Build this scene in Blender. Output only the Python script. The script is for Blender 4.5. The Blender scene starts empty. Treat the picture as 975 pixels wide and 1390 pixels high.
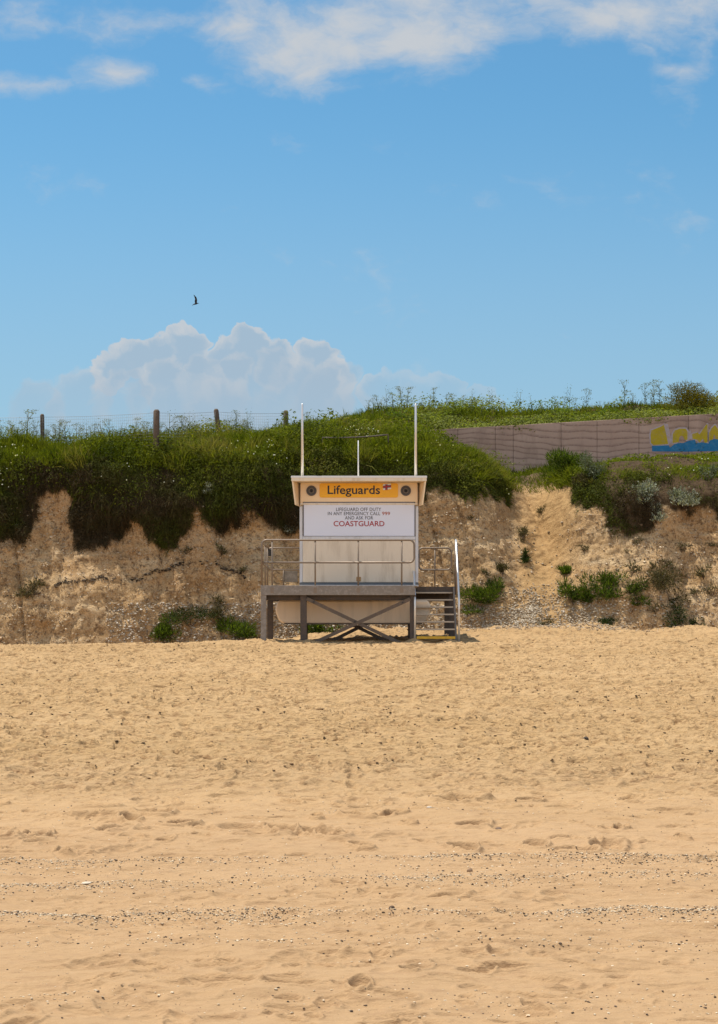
import bpy, bmesh, math, random
import numpy as np
from mathutils import Vector, Matrix

random.seed(7)
rng = np.random.default_rng(7)
scene = bpy.context.scene
COL = scene.collection
F, CX, HY, EYE = 2520.0, 487.5, 845.0, 0.48      # photo scale: px per (m/m), centre column, horizon row, eye height

def wx(px, Y): return (px - CX) * Y / F
def wz(py, Y): return EYE + (HY - py) * Y / F

# ------------------------------------------------------------------ noise
def _hash(ix, iy, iz, seed):
    n = (ix.astype(np.int64) * 374761393 + iy.astype(np.int64) * 668265263 + iz.astype(np.int64) * 2147483647 + seed * 1274126177) & 0xFFFFFFFF
    n = ((n ^ (n >> 13)) * 1274126177) & 0xFFFFFFFF
    n = (n ^ (n >> 16)) * 2246822519 & 0xFFFFFFFF
    return ((n ^ (n >> 15)) & 0xFFFFFF) / float(0xFFFFFF)

def vnoise(x, y, z, seed=0):
    x, y, z = np.broadcast_arrays(np.asarray(x, float), np.asarray(y, float), np.asarray(z, float))
    ix, iy, iz = np.floor(x), np.floor(y), np.floor(z)
    fx, fy, fz = x - ix, y - iy, z - iz
    u, v, w = fx*fx*(3-2*fx), fy*fy*(3-2*fy), fz*fz*(3-2*fz)
    ix, iy, iz = ix.astype(np.int64), iy.astype(np.int64), iz.astype(np.int64)
    r = 0
    for dx in (0, 1):
        for dy in (0, 1):
            for dz in (0, 1):
                wgt = (u if dx else 1-u) * (v if dy else 1-v) * (w if dz else 1-w)
                r = r + wgt * _hash(ix+dx, iy+dy, iz+dz, seed)
    return r * 2 - 1

def vnoise2(x, y, seed=0):
    ix, iy = np.floor(x), np.floor(y)
    fx, fy = x - ix, y - iy
    u, v = fx*fx*(3-2*fx), fy*fy*(3-2*fy)
    ix, iy = ix.astype(np.int64), iy.astype(np.int64)
    z0 = np.zeros_like(ix)
    a, b = _hash(ix, iy, z0, seed), _hash(ix+1, iy, z0, seed)
    c, d = _hash(ix, iy+1, z0, seed), _hash(ix+1, iy+1, z0, seed)
    return ((a*(1-u)+b*u)*(1-v) + (c*(1-u)+d*u)*v) * 2 - 1

def fbm2(x, y, octv=4, seed=0, gain=0.5):
    r, a = 0, 1.0
    for k in range(octv):
        r = r + a * vnoise2(x * 2**k + 17.3*k, y * 2**k - 9.1*k, seed + k)
        a *= gain
    return r

def fbm3(x, y, z, octv=3, seed=0, gain=0.5):
    r, a = 0, 1.0
    for k in range(octv):
        r = r + a * vnoise(x*2**k + 7.7*k, y*2**k, z*2**k - 3.3*k, seed + k)
        a *= gain
    return r

def sstep(a, b, x):
    t = np.clip((np.asarray(x, float) - a) / (b - a), 0, 1)
    return t*t*(3-2*t)

def prints(x, y, cell, prob, rmin, rmax, seed):
    """overlapping oval footprints: returns a depth 0..1 with a raised rim (negative)"""
    gx, gy = np.floor(x/cell).astype(np.int64), np.floor(y/cell).astype(np.int64)
    z0 = np.zeros_like(gx)
    out = np.zeros_like(x)
    for dx in (-1, 0, 1):
        for dy in (-1, 0, 1):
            cx, cy = gx+dx, gy+dy
            px = (cx + _hash(cx, cy, z0, seed)) * cell
            py = (cy + _hash(cx, cy, z0, seed+1)) * cell
            on = _hash(cx, cy, z0, seed+2) < prob
            rr = cell * (rmin + (rmax-rmin) * _hash(cx, cy, z0, seed+3))
            an = _hash(cx, cy, z0, seed+4) * math.pi
            dp = 0.35 + 0.65*_hash(cx, cy, z0, seed+5)
            ux, uy = x-px, y-py
            ca, sa = np.cos(an), np.sin(an)
            e = np.sqrt(((ux*ca+uy*sa)/rr)**2 + ((-ux*sa+uy*ca)/(rr*0.55))**2)
            d = np.where(e < 1, 1 - e**3.2, 0) - 0.42*np.exp(-((e-1.15)/0.17)**2)
            out = out + np.where(on, d*dp, 0)
    return out

# ------------------------------------------------------------------ mesh helpers
def link(name, me, mat=None, parent=None):
    o = bpy.data.objects.new(name, me)
    COL.objects.link(o)
    if mat is not None and me is not None:
        me.materials.append(mat)
    if parent is not None:
        o.parent = parent
    return o

def grid_mesh(name, P, smooth=True):
    """P: (rows, cols, 3)"""
    R, C, _ = P.shape
    me = bpy.data.meshes.new(name)
    me.vertices.add(R*C)
    me.vertices.foreach_set('co', P.reshape(-1).astype(np.float32))
    i = np.arange(R*C).reshape(R, C)
    q = np.stack([i[:-1, :-1], i[:-1, 1:], i[1:, 1:], i[1:, :-1]], -1).reshape(-1, 4)
    n = len(q)
    me.loops.add(n*4); me.loops.foreach_set('vertex_index', q.reshape(-1).astype(np.int32))
    me.polygons.add(n); me.polygons.foreach_set('loop_start', (np.arange(n)*4).astype(np.int32))
    me.polygons.foreach_set('use_smooth', np.full(n, smooth))
    me.update(calc_edges=True)
    return me

def poly_mesh(name, V, tris=None, quads=None, smooth=False):
    me = bpy.data.meshes.new(name)
    V = np.asarray(V, np.float32)
    me.vertices.add(len(V)); me.vertices.foreach_set('co', V.reshape(-1))
    lst, st, k = [], [], 0
    for q, m in ((quads, 4), (tris, 3)):
        if q is None or len(q) == 0: continue
        q = np.asarray(q)
        lst.append(q.reshape(-1)); st.append(k + np.arange(len(q))*m); k += len(q)*m
    idx, start = np.concatenate(lst).astype(np.int32), np.concatenate(st).astype(np.int32)
    me.loops.add(len(idx)); me.loops.foreach_set('vertex_index', idx)
    me.polygons.add(len(start)); me.polygons.foreach_set('loop_start', start)
    me.polygons.foreach_set('use_smooth', np.full(len(start), smooth))
    me.update(calc_edges=True)
    return me

def point_attr(me, name, arr, kind='FLOAT_COLOR'):
    a = me.attributes.new(name, kind, 'POINT')
    if kind == 'FLOAT_COLOR':
        arr = np.asarray(arr, np.float32)
        if arr.shape[1] == 3: arr = np.concatenate([arr, np.ones((len(arr), 1), np.float32)], 1)
        a.data.foreach_set('color', arr.reshape(-1))
    else:
        a.data.foreach_set('value', np.asarray(arr, np.float32).reshape(-1))

class MB:
    """collects solid pieces and links them as ONE mesh object"""
    def __init__(s): s.bm = bmesh.new()
    def box(s, x0, x1, y0, y1, z0, z1, bevel=0.0):
        r = bmesh.ops.create_cube(s.bm, size=1, matrix=Matrix.Translation(((x0+x1)/2, (y0+y1)/2, (z0+z1)/2)) @ Matrix.Diagonal((abs(x1-x0), abs(y1-y0), abs(z1-z0), 1)))
        if bevel:
            es = list({e for v in r['verts'] for e in v.link_edges})
            bmesh.ops.bevel(s.bm, geom=es, offset=bevel, segments=2, affect='EDGES', profile=0.5)
        return s
    def hexa(s, pts):
        """8 points: bottom loop 4, top loop 4"""
        v = [s.bm.verts.new(p) for p in pts]
        for f in ((3, 2, 1, 0), (4, 5, 6, 7), (0, 1, 5, 4), (1, 2, 6, 5), (2, 3, 7, 6), (3, 0, 4, 7)):
            s.bm.faces.new([v[i] for i in f])
        return s
    def bar(s, a, b, w, h, up=(0, 0, 1)):
        a, b = Vector(a), Vector(b)
        d = (b-a).normalized(); u = Vector(up)
        sd = d.cross(u).normalized(); u = sd.cross(d).normalized()
        c = []
        for p in (a, b):
            c += [p - sd*w/2 - u*h/2, p + sd*w/2 - u*h/2, p + sd*w/2 + u*h/2, p - sd*w/2 + u*h/2]
        return s.hexa(c)
    def tube(s, pts, r, seg=10, closed=False, taper=None):
        pts = [Vector(p) for p in pts]; n = len(pts); rings = []
        nrm = None
        for i, p in enumerate(pts):
            if closed: d = pts[(i+1) % n] - pts[i-1]
            else: d = pts[min(i+1, n-1)] - pts[max(i-1, 0)]
            d.normalize()
            if nrm is None:
                t = Vector((0, 0, 1)) if abs(d.z) < .9 else Vector((1, 0, 0))
                nrm = d.cross(t).normalized()
            else:
                nrm = (nrm - d*nrm.dot(d)).normalized()
            b = d.cross(nrm)
            rr = r if taper is None else r*taper[i]
            rings.append([s.bm.verts.new(p + (nrm*math.cos(k*2*math.pi/seg) + b*math.sin(k*2*math.pi/seg))*rr) for k in range(seg)])
        m = n if closed else n-1
        for i in range(m):
            A, B = rings[i], rings[(i+1) % n]
            for k in range(seg):
                f = s.bm.faces.new([A[k], A[(k+1) % seg], B[(k+1) % seg], B[k]]); f.smooth = True
        if not closed:
            s.bm.faces.new(list(reversed(rings[0]))); s.bm.faces.new(rings[-1])
        return s
    def prism(s, prof, axis, a, b):
        """prof: list of 2D points; axis 'y' -> (x,z) profile from y=a to b; 'z' -> (x,y); 'x' -> (y,z)"""
        def pt(p, t):
            return {'y': (p[0], t, p[1]), 'z': (p[0], p[1], t), 'x': (t, p[0], p[1])}[axis]
        A = [s.bm.verts.new(pt(p, a)) for p in prof]; B = [s.bm.verts.new(pt(p, b)) for p in prof]
        n = len(prof)
        for i in range(n): s.bm.faces.new([A[i], A[(i+1) % n], B[(i+1) % n], B[i]])
        s.bm.faces.new(list(reversed(A))); s.bm.faces.new(B)
        return s
    def build(s, name, mat, parent=None, bevel=0.0):
        bmesh.ops.recalc_face_normals(s.bm, faces=s.bm.faces)
        if bevel:
            es = [e for e in s.bm.edges if len(e.link_faces) == 2 and e.calc_face_angle(0) > 0.6]
            bmesh.ops.bevel(s.bm, geom=es, offset=bevel, segments=1, affect='EDGES', clamp_overlap=True)
        me = bpy.data.meshes.new(name); s.bm.to_mesh(me); s.bm.free()
        return link(name, me, mat, parent)

def tag(o, label=None, cat=None, group=None, kind=None):
    if label: o['label'] = label
    if cat: o['category'] = cat
    if group: o['group'] = group
    if kind: o['kind'] = kind
    return o

def empty(name, loc):
    o = bpy.data.objects.new(name, None); COL.objects.link(o); o.location = loc
    o.empty_display_size = 0.2
    return o

def rebase(root):
    """children were built in world coordinates: make them local to the root"""
    M = Matrix.Translation(-Vector(root.location))
    for c in root.children:
        if c.type == 'MESH':
            c.data.transform(M)
        for g in c.children:
            if g.type == 'MESH': g.data.transform(M)

# ------------------------------------------------------------------ materials
def new_mat(name):
    m = bpy.data.materials.new(name); m.use_nodes = True
    nt = m.node_tree; nt.nodes.clear()
    out = nt.nodes.new('ShaderNodeOutputMaterial'); b = nt.nodes.new('ShaderNodeBsdfPrincipled')
    nt.links.new(b.outputs[0], out.inputs[0])
    return m, nt, b

def N(nt, typ, **kw):
    n = nt.nodes.new('ShaderNode' + typ)
    ins = kw.pop('ins', {})
    for k, v in kw.items(): setattr(n, k, v)
    for k, v in ins.items():
        s = n.inputs[k]
        if hasattr(v, 'is_linked') or isinstance(v, bpy.types.NodeSocket): nt.links.new(v, s)
        else: s.default_value = v
    return n

def ramp(nt, fac, stops, interp='LINEAR'):
    n = nt.nodes.new('ShaderNodeValToRGB'); n.color_ramp.interpolation = interp
    el = n.color_ramp.elements
    while len(el) > 1: el.remove(el[-1])
    el[0].position, el[0].color = stops[0][0], (*stops[0][1], 1)
    for p, c in stops[1:]:
        e = el.new(p); e.color = (*c, 1)
    nt.links.new(fac, n.inputs[0])
    return n.outputs[0]

def mixc(nt, fac, a, b, mode='MIX'):
    n = nt.nodes.new('ShaderNodeMix'); n.data_type = 'RGBA'; n.blend_type = mode
    for s, v in ((n.inputs[0], fac), (n.inputs[6], a), (n.inputs[7], b)):
        if isinstance(v, bpy.types.NodeSocket): nt.links.new(v, s)
        elif isinstance(v, (int, float)): s.default_value = v
        else: s.default_value = (*v, 1)
    return n.outputs[2]

def math_(nt, op, a, b=None, clamp=False):
    n = nt.nodes.new('ShaderNodeMath'); n.operation = op; n.use_clamp = clamp
    for s, v in zip(n.inputs, (a, b)):
        if v is None: continue
        if isinstance(v, bpy.types.NodeSocket): nt.links.new(v, s)
        else: s.default_value = v
    return n.outputs[0]

def paint(name, col, rough=0.5, metal=0.0, vary=0.08, scale=3.0, bump=0.0, dirt=None, dirt_amt=0.0, streak=False):
    """painted / metal surface with blotchy wear"""
    m, nt, b = new_mat(name)
    geo = N(nt, 'NewGeometry')
    mp = N(nt, 'Mapping', ins={'Vector': geo.outputs['Position'], 'Scale': (1, 1, 0.15) if streak else (1, 1, 1)})
    n1 = N(nt, 'TexNoise', ins={'Vector': mp.outputs[0], 'Scale': scale, 'Detail': 6.0, 'Roughness': 0.65})
    c = mixc(nt, n1.outputs[0], tuple(max(0, x*(1-vary)) for x in col), tuple(min(1, x*(1+vary)) for x in col))
    if dirt:
        n2 = N(nt, 'TexNoise', ins={'Vector': mp.outputs[0], 'Scale': scale*2.7, 'Detail': 8.0, 'Roughness': 0.7})
        f = ramp(nt, n2.outputs[0], [(0.48, (0, 0, 0)), (0.68, (dirt_amt,)*3)])
        c = mixc(nt, f, c, dirt)
    nt.links.new(c, b.inputs['Base Color'])
    r = math_(nt, 'MULTIPLY_ADD', n1.outputs[0], 0.25); nt.nodes[-1].inputs[2].default_value = rough-0.12
    nt.links.new(r, b.inputs['Roughness'])
    b.inputs['Metallic'].default_value = metal
    if bump:
        n3 = N(nt, 'TexNoise', ins={'Vector': geo.outputs['Position'], 'Scale': 25.0, 'Detail': 4.0})
        bp = N(nt, 'Bump', ins={'Strength': bump, 'Distance': 0.01, 'Height': n3.outputs[0]})
        nt.links.new(bp.outputs[0], b.inputs['Normal'])
    return m

def mat_sand():
    m, nt, b = new_mat('sand')
    geo = N(nt, 'NewGeometry'); P = geo.outputs['Position']
    st = N(nt, 'Mapping', ins={'Vector': P, 'Scale': (0.18, 1.0, 1.0)})
    sx = N(nt, 'Mapping', ins={'Vector': P, 'Scale': (0.42, 1.0, 1.0)})
    big = N(nt, 'TexNoise', ins={'Vector': st.outputs[0], 'Scale': 0.55, 'Detail': 5.0, 'Roughness': 0.6})
    mid = N(nt, 'TexNoise', ins={'Vector': sx.outputs[0], 'Scale': 9.0, 'Detail': 6.0, 'Roughness': 0.75})
    fine = N(nt, 'TexNoise', ins={'Vector': P, 'Scale': 90.0, 'Detail': 3.0, 'Roughness': 0.8})
    c = ramp(nt, big.outputs[0], [(0.32, (0.475, 0.298, 0.138)), (0.68, (0.595, 0.388, 0.196))])
    sepm = N(nt, 'SeparateXYZ', ins={0: P})
    wob = math_(nt, 'ADD', sepm.outputs[1], math_(nt, 'MULTIPLY', big.outputs[0], 3.0))
    calm = N(nt, 'MapRange', interpolation_type='SMOOTHSTEP', ins={0: wob, 1: 23.0, 2: 26.0, 3: 0.62, 4: 1.0}).outputs[0]
    c = mixc(nt, math_(nt, 'MULTIPLY', calm, ramp(nt, mid.outputs[0], [(0.36, (0.95,)*3), (0.50, (0,)*3)])), c, (0.27, 0.142, 0.064))
    c = mixc(nt, 0.35, c, ramp(nt, fine.outputs[0], [(0.25, (0.22, 0.13, 0.06)), (0.5, (0.44, 0.29, 0.14)), (0.78, (0.62, 0.46, 0.27))]))
    # damp, slightly pinker sand below the berm crest
    sep = N(nt, 'SeparateXYZ', ins={0: P})
    low = N(nt, 'MapRange', ins={0: sep.outputs[1], 1: 19.0, 2: 27.0, 3: 1.0, 4: 0.0})
    c = mixc(nt, math_(nt, 'MULTIPLY', low.outputs[0], 0.50), c, (0.40, 0.248, 0.142))
    nt.links.new(c, b.inputs['Base Color'])
    b.inputs['Roughness'].default_value = 0.95; b.inputs['Specular IOR Level'].default_value = 0.15
    h = N(nt, 'TexNoise', ins={'Vector': sx.outputs[0], 'Scale': 30.0, 'Detail': 6.0, 'Roughness': 0.75})
    h2 = N(nt, 'TexNoise', ins={'Vector': sx.outputs[0], 'Scale': 10.0, 'Detail': 4.0, 'Roughness': 0.6})
    hs = math_(nt, 'ADD', math_(nt, 'MULTIPLY', h2.outputs[0], 2.0), h.outputs[0])
    bp = N(nt, 'Bump', ins={'Strength': math_(nt, 'MULTIPLY', calm, 0.9), 'Distance': 0.035, 'Height': hs})
    nt.links.new(bp.outputs[0], b.inputs['Normal'])
    return m

def mat_cliff():
    m, nt, b = new_mat('cliff_soil')
    geo = N(nt, 'NewGeometry'); P = geo.outputs['Position']
    at = N(nt, 'Attribute', attribute_name='soil'); sep = N(nt, 'SeparateColor', ins={0: at.outputs['Color']})
    top, sandy = sep.outputs[0], sep.outputs[1]
    st = N(nt, 'Mapping', ins={'Vector': P, 'Scale': (0.5, 0.5, 1.8)})
    n1 = N(nt, 'TexNoise', ins={'Vector': st.outputs[0], 'Scale': 1.1, 'Detail': 9.0, 'Roughness': 0.65})
    n2 = N(nt, 'TexNoise', ins={'Vector': P, 'Scale': 7.0, 'Detail': 8.0, 'Roughness': 0.72})
    n4 = N(nt, 'TexNoise', ins={'Vector': P, 'Scale': 0.45, 'Detail': 4.0})
    c = ramp(nt, n1.outputs[0], [(0.3, (0.35, 0.208, 0.090)), (0.48, (0.52, 0.342, 0.170)), (0.66, (0.65, 0.480, 0.280))])
    c = mixc(nt, ramp(nt, n4.outputs[0], [(0.42, (0,)*3), (0.62, (0.6,)*3)]), c, (0.44, 0.265, 0.125))
    c = mixc(nt, ramp(nt, n2.outputs[0], [(0.38, (0.85,)*3), (0.50, (0,)*3)]), c, (0.15, 0.088, 0.045))
    nf = N(nt, 'TexNoise', ins={'Vector': P, 'Scale': 21.0, 'Detail': 5.0, 'Roughness': 0.7})
    c = mixc(nt, ramp(nt, nf.outputs[0], [(0.36, (0.8,)*3), (0.46, (0,)*3)]), c, (0.14, 0.085, 0.045))
    c = mixc(nt, ramp(nt, nf.outputs[0], [(0.57, (0,)*3), (0.66, (0.7,)*3)]), c, (0.60, 0.49, 0.35))
    v = N(nt, 'TexVoronoi', ins={'Vector': P, 'Scale': 13.0, 'Randomness': 1.0})
    speck = ramp(nt, v.outputs['Distance'], [(0.12, (1,)*3), (0.28, (0,)*3)])
    gate = ramp(nt, N(nt, 'TexNoise', ins={'Vector': P, 'Scale': 1.7, 'Detail': 3.0}).outputs[0], [(0.45, (0,)*3), (0.6, (0.75,)*3)])
    c = mixc(nt, math_(nt, 'MULTIPLY', speck, gate), c, (0.52, 0.46, 0.38))
    c = mixc(nt, sandy, c, ramp(nt, n2.outputs[0], [(0.3, (0.30, 0.175, 0.075)), (0.6, (0.46, 0.29, 0.13))]))
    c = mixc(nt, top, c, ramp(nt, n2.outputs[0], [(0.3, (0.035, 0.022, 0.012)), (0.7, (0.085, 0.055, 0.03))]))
    nt.links.new(c, b.inputs['Base Color'])
    b.inputs['Roughness'].default_value = 0.95; b.inputs['Specular IOR Level'].default_value = 0.1
    n3 = N(nt, 'TexNoise', ins={'Vector': P, 'Scale': 16.0, 'Detail': 8.0, 'Roughness': 0.75})
    hh = math_(nt, 'ADD', math_(nt, 'MULTIPLY', n2.outputs[0], 1.0), math_(nt, 'MULTIPLY', n3.outputs[0], 1.0))
    hh = math_(nt, 'ADD', hh, math_(nt, 'MULTIPLY', speck, 0.25))
    bp = N(nt, 'Bump', ins={'Strength': 0.8, 'Distance': 0.045, 'Height': hh})
    nt.links.new(bp.outputs[0], b.inputs['Normal'])
    return m

def mat_leaf(name='foliage', trans=0.4):
    m = bpy.data.materials.new(name); m.use_nodes = True
    nt = m.node_tree; nt.nodes.clear()
    out = nt.nodes.new('ShaderNodeOutputMaterial')
    at = N(nt, 'Attribute', attribute_name='tint')
    p = N(nt, 'BsdfPrincipled', ins={'Base Color': at.outputs['Color'], 'Roughness': 0.7, 'Specular IOR Level': 0.06})
    t = N(nt, 'BsdfTranslucent', ins={'Color': mixc(nt, 1.0, at.outputs['Color'], (1.4, 1.4, 0.4), 'MULTIPLY')})
    mx = N(nt, 'MixShader', ins={0: trans, 1: p.outputs[0], 2: t.outputs[0]})
    nt.links.new(mx.outputs[0], out.inputs[0])
    return m

def mat_tint(name, rough=0.9):
    m, nt, b = new_mat(name)
    at = N(nt, 'Attribute', attribute_name='tint')
    nt.links.new(at.outputs['Color'], b.inputs['Base Color'])
    b.inputs['Roughness'].default_value = rough; b.inputs['Specular IOR Level'].default_value = 0.2
    return m

def mat_boardmarked():
    m, nt, b = new_mat('board_marked_concrete')
    geo = N(nt, 'NewGeometry'); P = geo.outputs['Position']
    mp = N(nt, 'Mapping', ins={'Vector': P, 'Scale': (0.42, 0.42, 1.0)})
    wv = N(nt, 'TexWave', wave_type='BANDS', bands_direction='Z', wave_profile='SAW',
           ins={'Vector': mp.outputs[0], 'Scale': 1.5, 'Distortion': 13.0, 'Detail': 3.0, 'Detail Scale': 0.55, 'Detail Roughness': 0.55})
    n1 = N(nt, 'TexNoise', ins={'Vector': P, 'Scale': 0.9, 'Detail': 6.0})
    n2 = N(nt, 'TexNoise', ins={'Vector': P, 'Scale': 14.0, 'Detail': 6.0})
    c = ramp(nt, n1.outputs[0], [(0.3, (0.44, 0.30, 0.235)), (0.7, (0.55, 0.395, 0.315))])
    line = ramp(nt, wv.outputs[0], [(0.0, (1.0,)*3), (0.16, (0.55,)*3), (0.36, (0,)*3), (0.93, (0,)*3), (1.0, (0.9,)*3)])
    c = mixc(nt, math_(nt, 'MULTIPLY', line, ramp(nt, n2.outputs[0], [(0.3, (.35,)*3), (0.6, (1,)*3)])), c, (0.25, 0.16, 0.125))
    ns = N(nt, 'TexNoise', ins={'Vector': N(nt, 'Mapping', ins={'Vector': P, 'Scale': (1, 1, .25)}).outputs[0], 'Scale': 1.8, 'Detail': 7.0, 'Roughness': .65})
    c = mixc(nt, ramp(nt, ns.outputs[0], [(0.5, (0,)*3), (0.72, (.7,)*3)]), c, (0.27, 0.18, 0.14))
    nt.links.new(c, b.inputs['Base Color'])
    b.inputs['Roughness'].default_value = 0.9
    bp = N(nt, 'Bump', ins={'Strength': 0.6, 'Distance': 0.04, 'Height': wv.outputs[0]})
    nt.links.new(bp.outputs[0], b.inputs['Normal'])
    return m

SAND, CLIFF, LEAF, STONE = mat_sand(), mat_cliff(), mat_leaf(), mat_tint('stone')
DULL = mat_leaf('dry_foliage', 0.15)
CREAM = paint('cream_panel', (0.80, 0.70, 0.56), 0.45, vary=0.06, scale=1.5, dirt=(0.48, 0.39, 0.28), dirt_amt=0.6, streak=True)
CREAM_WARM = paint('cream_hood', (0.90, 0.69, 0.44), 0.4, vary=0.05, scale=1.3)
TRIM = paint('grey_white_trim', (0.66, 0.67, 0.70), 0.45, vary=0.06, scale=4, dirt=(0.4, 0.38, 0.36), dirt_amt=0.5, streak=True)
BOARD = paint('notice_white', (0.74, 0.79, 0.93), 0.4, vary=0.03, scale=1.0)
STEEL = paint('galvanised_steel', (0.24, 0.19, 0.145), 0.45, metal=0.35, vary=0.15, scale=6, dirt=(0.22, 0.13, 0.08), dirt_amt=0.5)
BRIGHT = paint('polished_rail', (0.75, 0.74, 0.72), 0.3, metal=0.5, vary=0.08, scale=5)
FRAME = paint('weathered_frame', (0.25, 0.22, 0.19), 0.7, metal=0.2, vary=0.25, scale=4, bump=0.3, dirt=(0.42, 0.38, 0.34), dirt_amt=0.7)
DARKST = paint('dark_frame', (0.075, 0.058, 0.047), 0.65, vary=0.25, scale=4, bump=0.3, dirt=(0.16, 0.10, 0.06), dirt_amt=0.6)
BRACE = paint('brace_steel', (0.11, 0.085, 0.065), 0.65, vary=0.2, scale=5, dirt=(0.20, 0.13, 0.08), dirt_amt=0.6)
POD = paint('moulded_hull', (0.86, 0.68, 0.48), 0.4, vary=0.05, scale=1.0, dirt=(0.42, 0.33, 0.23), dirt_amt=0.4, streak=True)
TIMBER = paint('deck_timber', (0.27, 0.21, 0.15), 0.8, vary=0.25, scale=7, bump=0.4)
NOSE = paint('step_nosing', (0.52, 0.44, 0.34), 0.5, vary=0.15, scale=6)
TREAD = paint('step_grating', (0.22, 0.17, 0.12), 0.6, metal=0.3, vary=0.2, scale=8)
YELLOWP = paint('yellow_step', (0.72, 0.42, 0.02), 0.5, vary=0.1, scale=5, dirt=(0.4, 0.25, 0.06), dirt_amt=0.6)
SIGNY = paint('yellow_sign', (0.92, 0.47, 0.006), 0.35, vary=0.05, scale=2)
INK = paint('dark_ink', (0.025, 0.022, 0.03), 0.5, vary=0.05)
RED = paint('red_ink', (0.38, 0.03, 0.035), 0.5, vary=0.05)
RUST = paint('rust_red_ink', (0.42, 0.13, 0.08), 0.5, vary=0.05)
WHITE = paint('white_vinyl', (0.75, 0.75, 0.75), 0.4, vary=0.03)
NAVY = paint('navy_vinyl', (0.03, 0.05, 0.20), 0.4, vary=0.03)
BLACK = paint('black_plastic', (0.02, 0.02, 0.02), 0.5, vary=0.1)
SPK = paint('speaker_grey', (0.09, 0.08, 0.075), 0.5, vary=0.1)
WALLM = mat_boardmarked()
POSTW = paint('fence_wood', (0.12, 0.085, 0.06), 0.9, vary=0.35, scale=9, bump=0.6)
WIREM = paint('fence_wire', (0.30, 0.30, 0.30), 0.5, metal=0.5)
GYEL = paint('graffiti_yellow', (0.47, 0.35, 0.010), 0.8, vary=0.3, scale=4, dirt=(0.40, 0.29, 0.18), dirt_amt=0.5)
GBLU = paint('graffiti_blue', (0.012, 0.17, 0.36), 0.8, vary=0.3, scale=4, dirt=(0.12, 0.27, 0.36), dirt_amt=0.5)
GPALE = paint('graffiti_outline', (0.47, 0.40, 0.42), 0.85, vary=0.2, scale=4, dirt=(0.45, 0.32, 0.26), dirt_amt=1.0)
BIRDM = paint('bird_feathers', (0.03, 0.03, 0.035), 0.7, vary=0.2, scale=20)

# ------------------------------------------------------------------ sand
def sand_base(X, Y):
    z = np.interp(Y, [-200, 0, 11, 17, 23, 24.5, 45, 46, 49, 52, 70],
                     [-4.5, -2.15, -1.90, -1.76, -1.60, -1.47, 0.0, 0.0, 0.0, 0.0, 0.0])
    rise = sstep(46.3, 51.0, Y) * (0.26*sstep(-2.0, 0.2, X) + 0.06*sstep(2.2, 4.0, X) - 0.12*(1-sstep(-6.0, -2.5, X)))
    z = z + rise
    z = z - 0.10*sstep(43.5, 45.5, Y)*(1-sstep(-5.0, -2.8, X))
    z = z + 0.10*sstep(48.5, 50.5, Y)*fbm2(X*0.8, Y*0.8, 3, 15)
    lump = sstep(48, 50.8, Y) * 0.06 * np.exp(-((X-5.0)/1.6)**2)
    side = 0.05*fbm2(X*0.25, Y*0.25, 3, 11) * sstep(8, 14, Y) * (1 - 0.8*np.exp(-((X)/3.5)**2-((Y-46)/3.0)**2))
    for lx, ly in ((-2.315, 45.05), (-1.348, 45.15), (1.3125, 45.15), (-2.27, 47.45), (2.335, 46.7), (2.1, 45.05), (1.4, 45.1)):
        z = z + 0.05*np.exp(-((X-lx-.06)/0.24)**2 - ((Y-ly)/0.30)**2)
    return z + lump + side

def sand_height(X, Y):
    up = sstep(21.0, 24.4, Y + 1.3*fbm2(X*0.5, Y*0.5, 3, 5))
    z = sand_base(X, Y)
    warp = 0.12*fbm2(X*1.5, Y*1.5, 2, 21)
    d1 = prints(X + warp, Y + warp, 0.40, 0.8, 0.26, 0.55, 31)
    d2 = prints(X*0.6 - warp, Y + warp, 0.21, 0.75, 0.25, 0.6, 41)
    d3 = prints(X + warp, Y + 0.5*warp, 0.62, 0.5, 0.18, 0.48, 51)
    d4 = prints(X*0.55, Y + warp, 0.30, 0.5, 0.16, 0.5, 61)
    d5 = prints(X*0.55 - 0.4*warp, Y - 0.4*warp, 0.13, 0.55, 0.25, 0.6, 66)
    rg = 1 - np.abs(fbm2(X*2.3, Y*3.2, 3, 83))*2.2
    patch = sstep(-0.3, 0.5, fbm2(X*0.35, Y*0.6, 2, 71))
    calm = 1 - 0.75*np.exp(-((X)/4.0)**2 - ((Y-46.5)/1.6)**2)
    z = z - up*calm*(0.060*d1*(0.35+0.65*patch) + 0.072*d2*(0.5+0.5*sstep(-.5, .2, fbm2(X*.7, Y*.9, 2, 73))) + 0.052*d5) + up*0.030*rg + up*0.02*fbm2(X*3, Y*3, 3, 81)
    low = 1 - up
    far = sstep(17.2, 18.4, Y)
    z = z - low*far*(0.125*d3 + 0.045*d4 + 0.03*d2*patch)
    z = z - low*(1-far)*(0.050*d4*(0.3+0.7*patch) + 0.060*d3*patch + 0.035*d2*patch - 0.022*(1-np.abs(fbm2(X*1.1, Y*4.5, 3, 85))*2.2)*sstep(-.3, .3, fbm2(X*.4, Y*1.2, 2, 87)))
    z = z + low*(0.032*fbm2(X*0.9, Y*1.6, 3, 91) + 0.010*fbm2(X*5, Y*9, 3, 95)) - low*0.018*d5*sstep(0.1, 0.6, fbm2(X*.7, Y*1.1, 3, 97))
    # wrack-line ridges left by the tide
    for yy, a in ((17.6, 0.022), (16.55, 0.018), (14.95, 0.016), (13.2, 0.012)):
        c = yy + 0.30*vnoise2(X*0.45, X*0+yy, 101) + 0.09*vnoise2(X*1.7, X*0+yy, 102)
        z = z + low*a*np.exp(-((Y-c)/0.16)**2)
    return z

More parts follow.
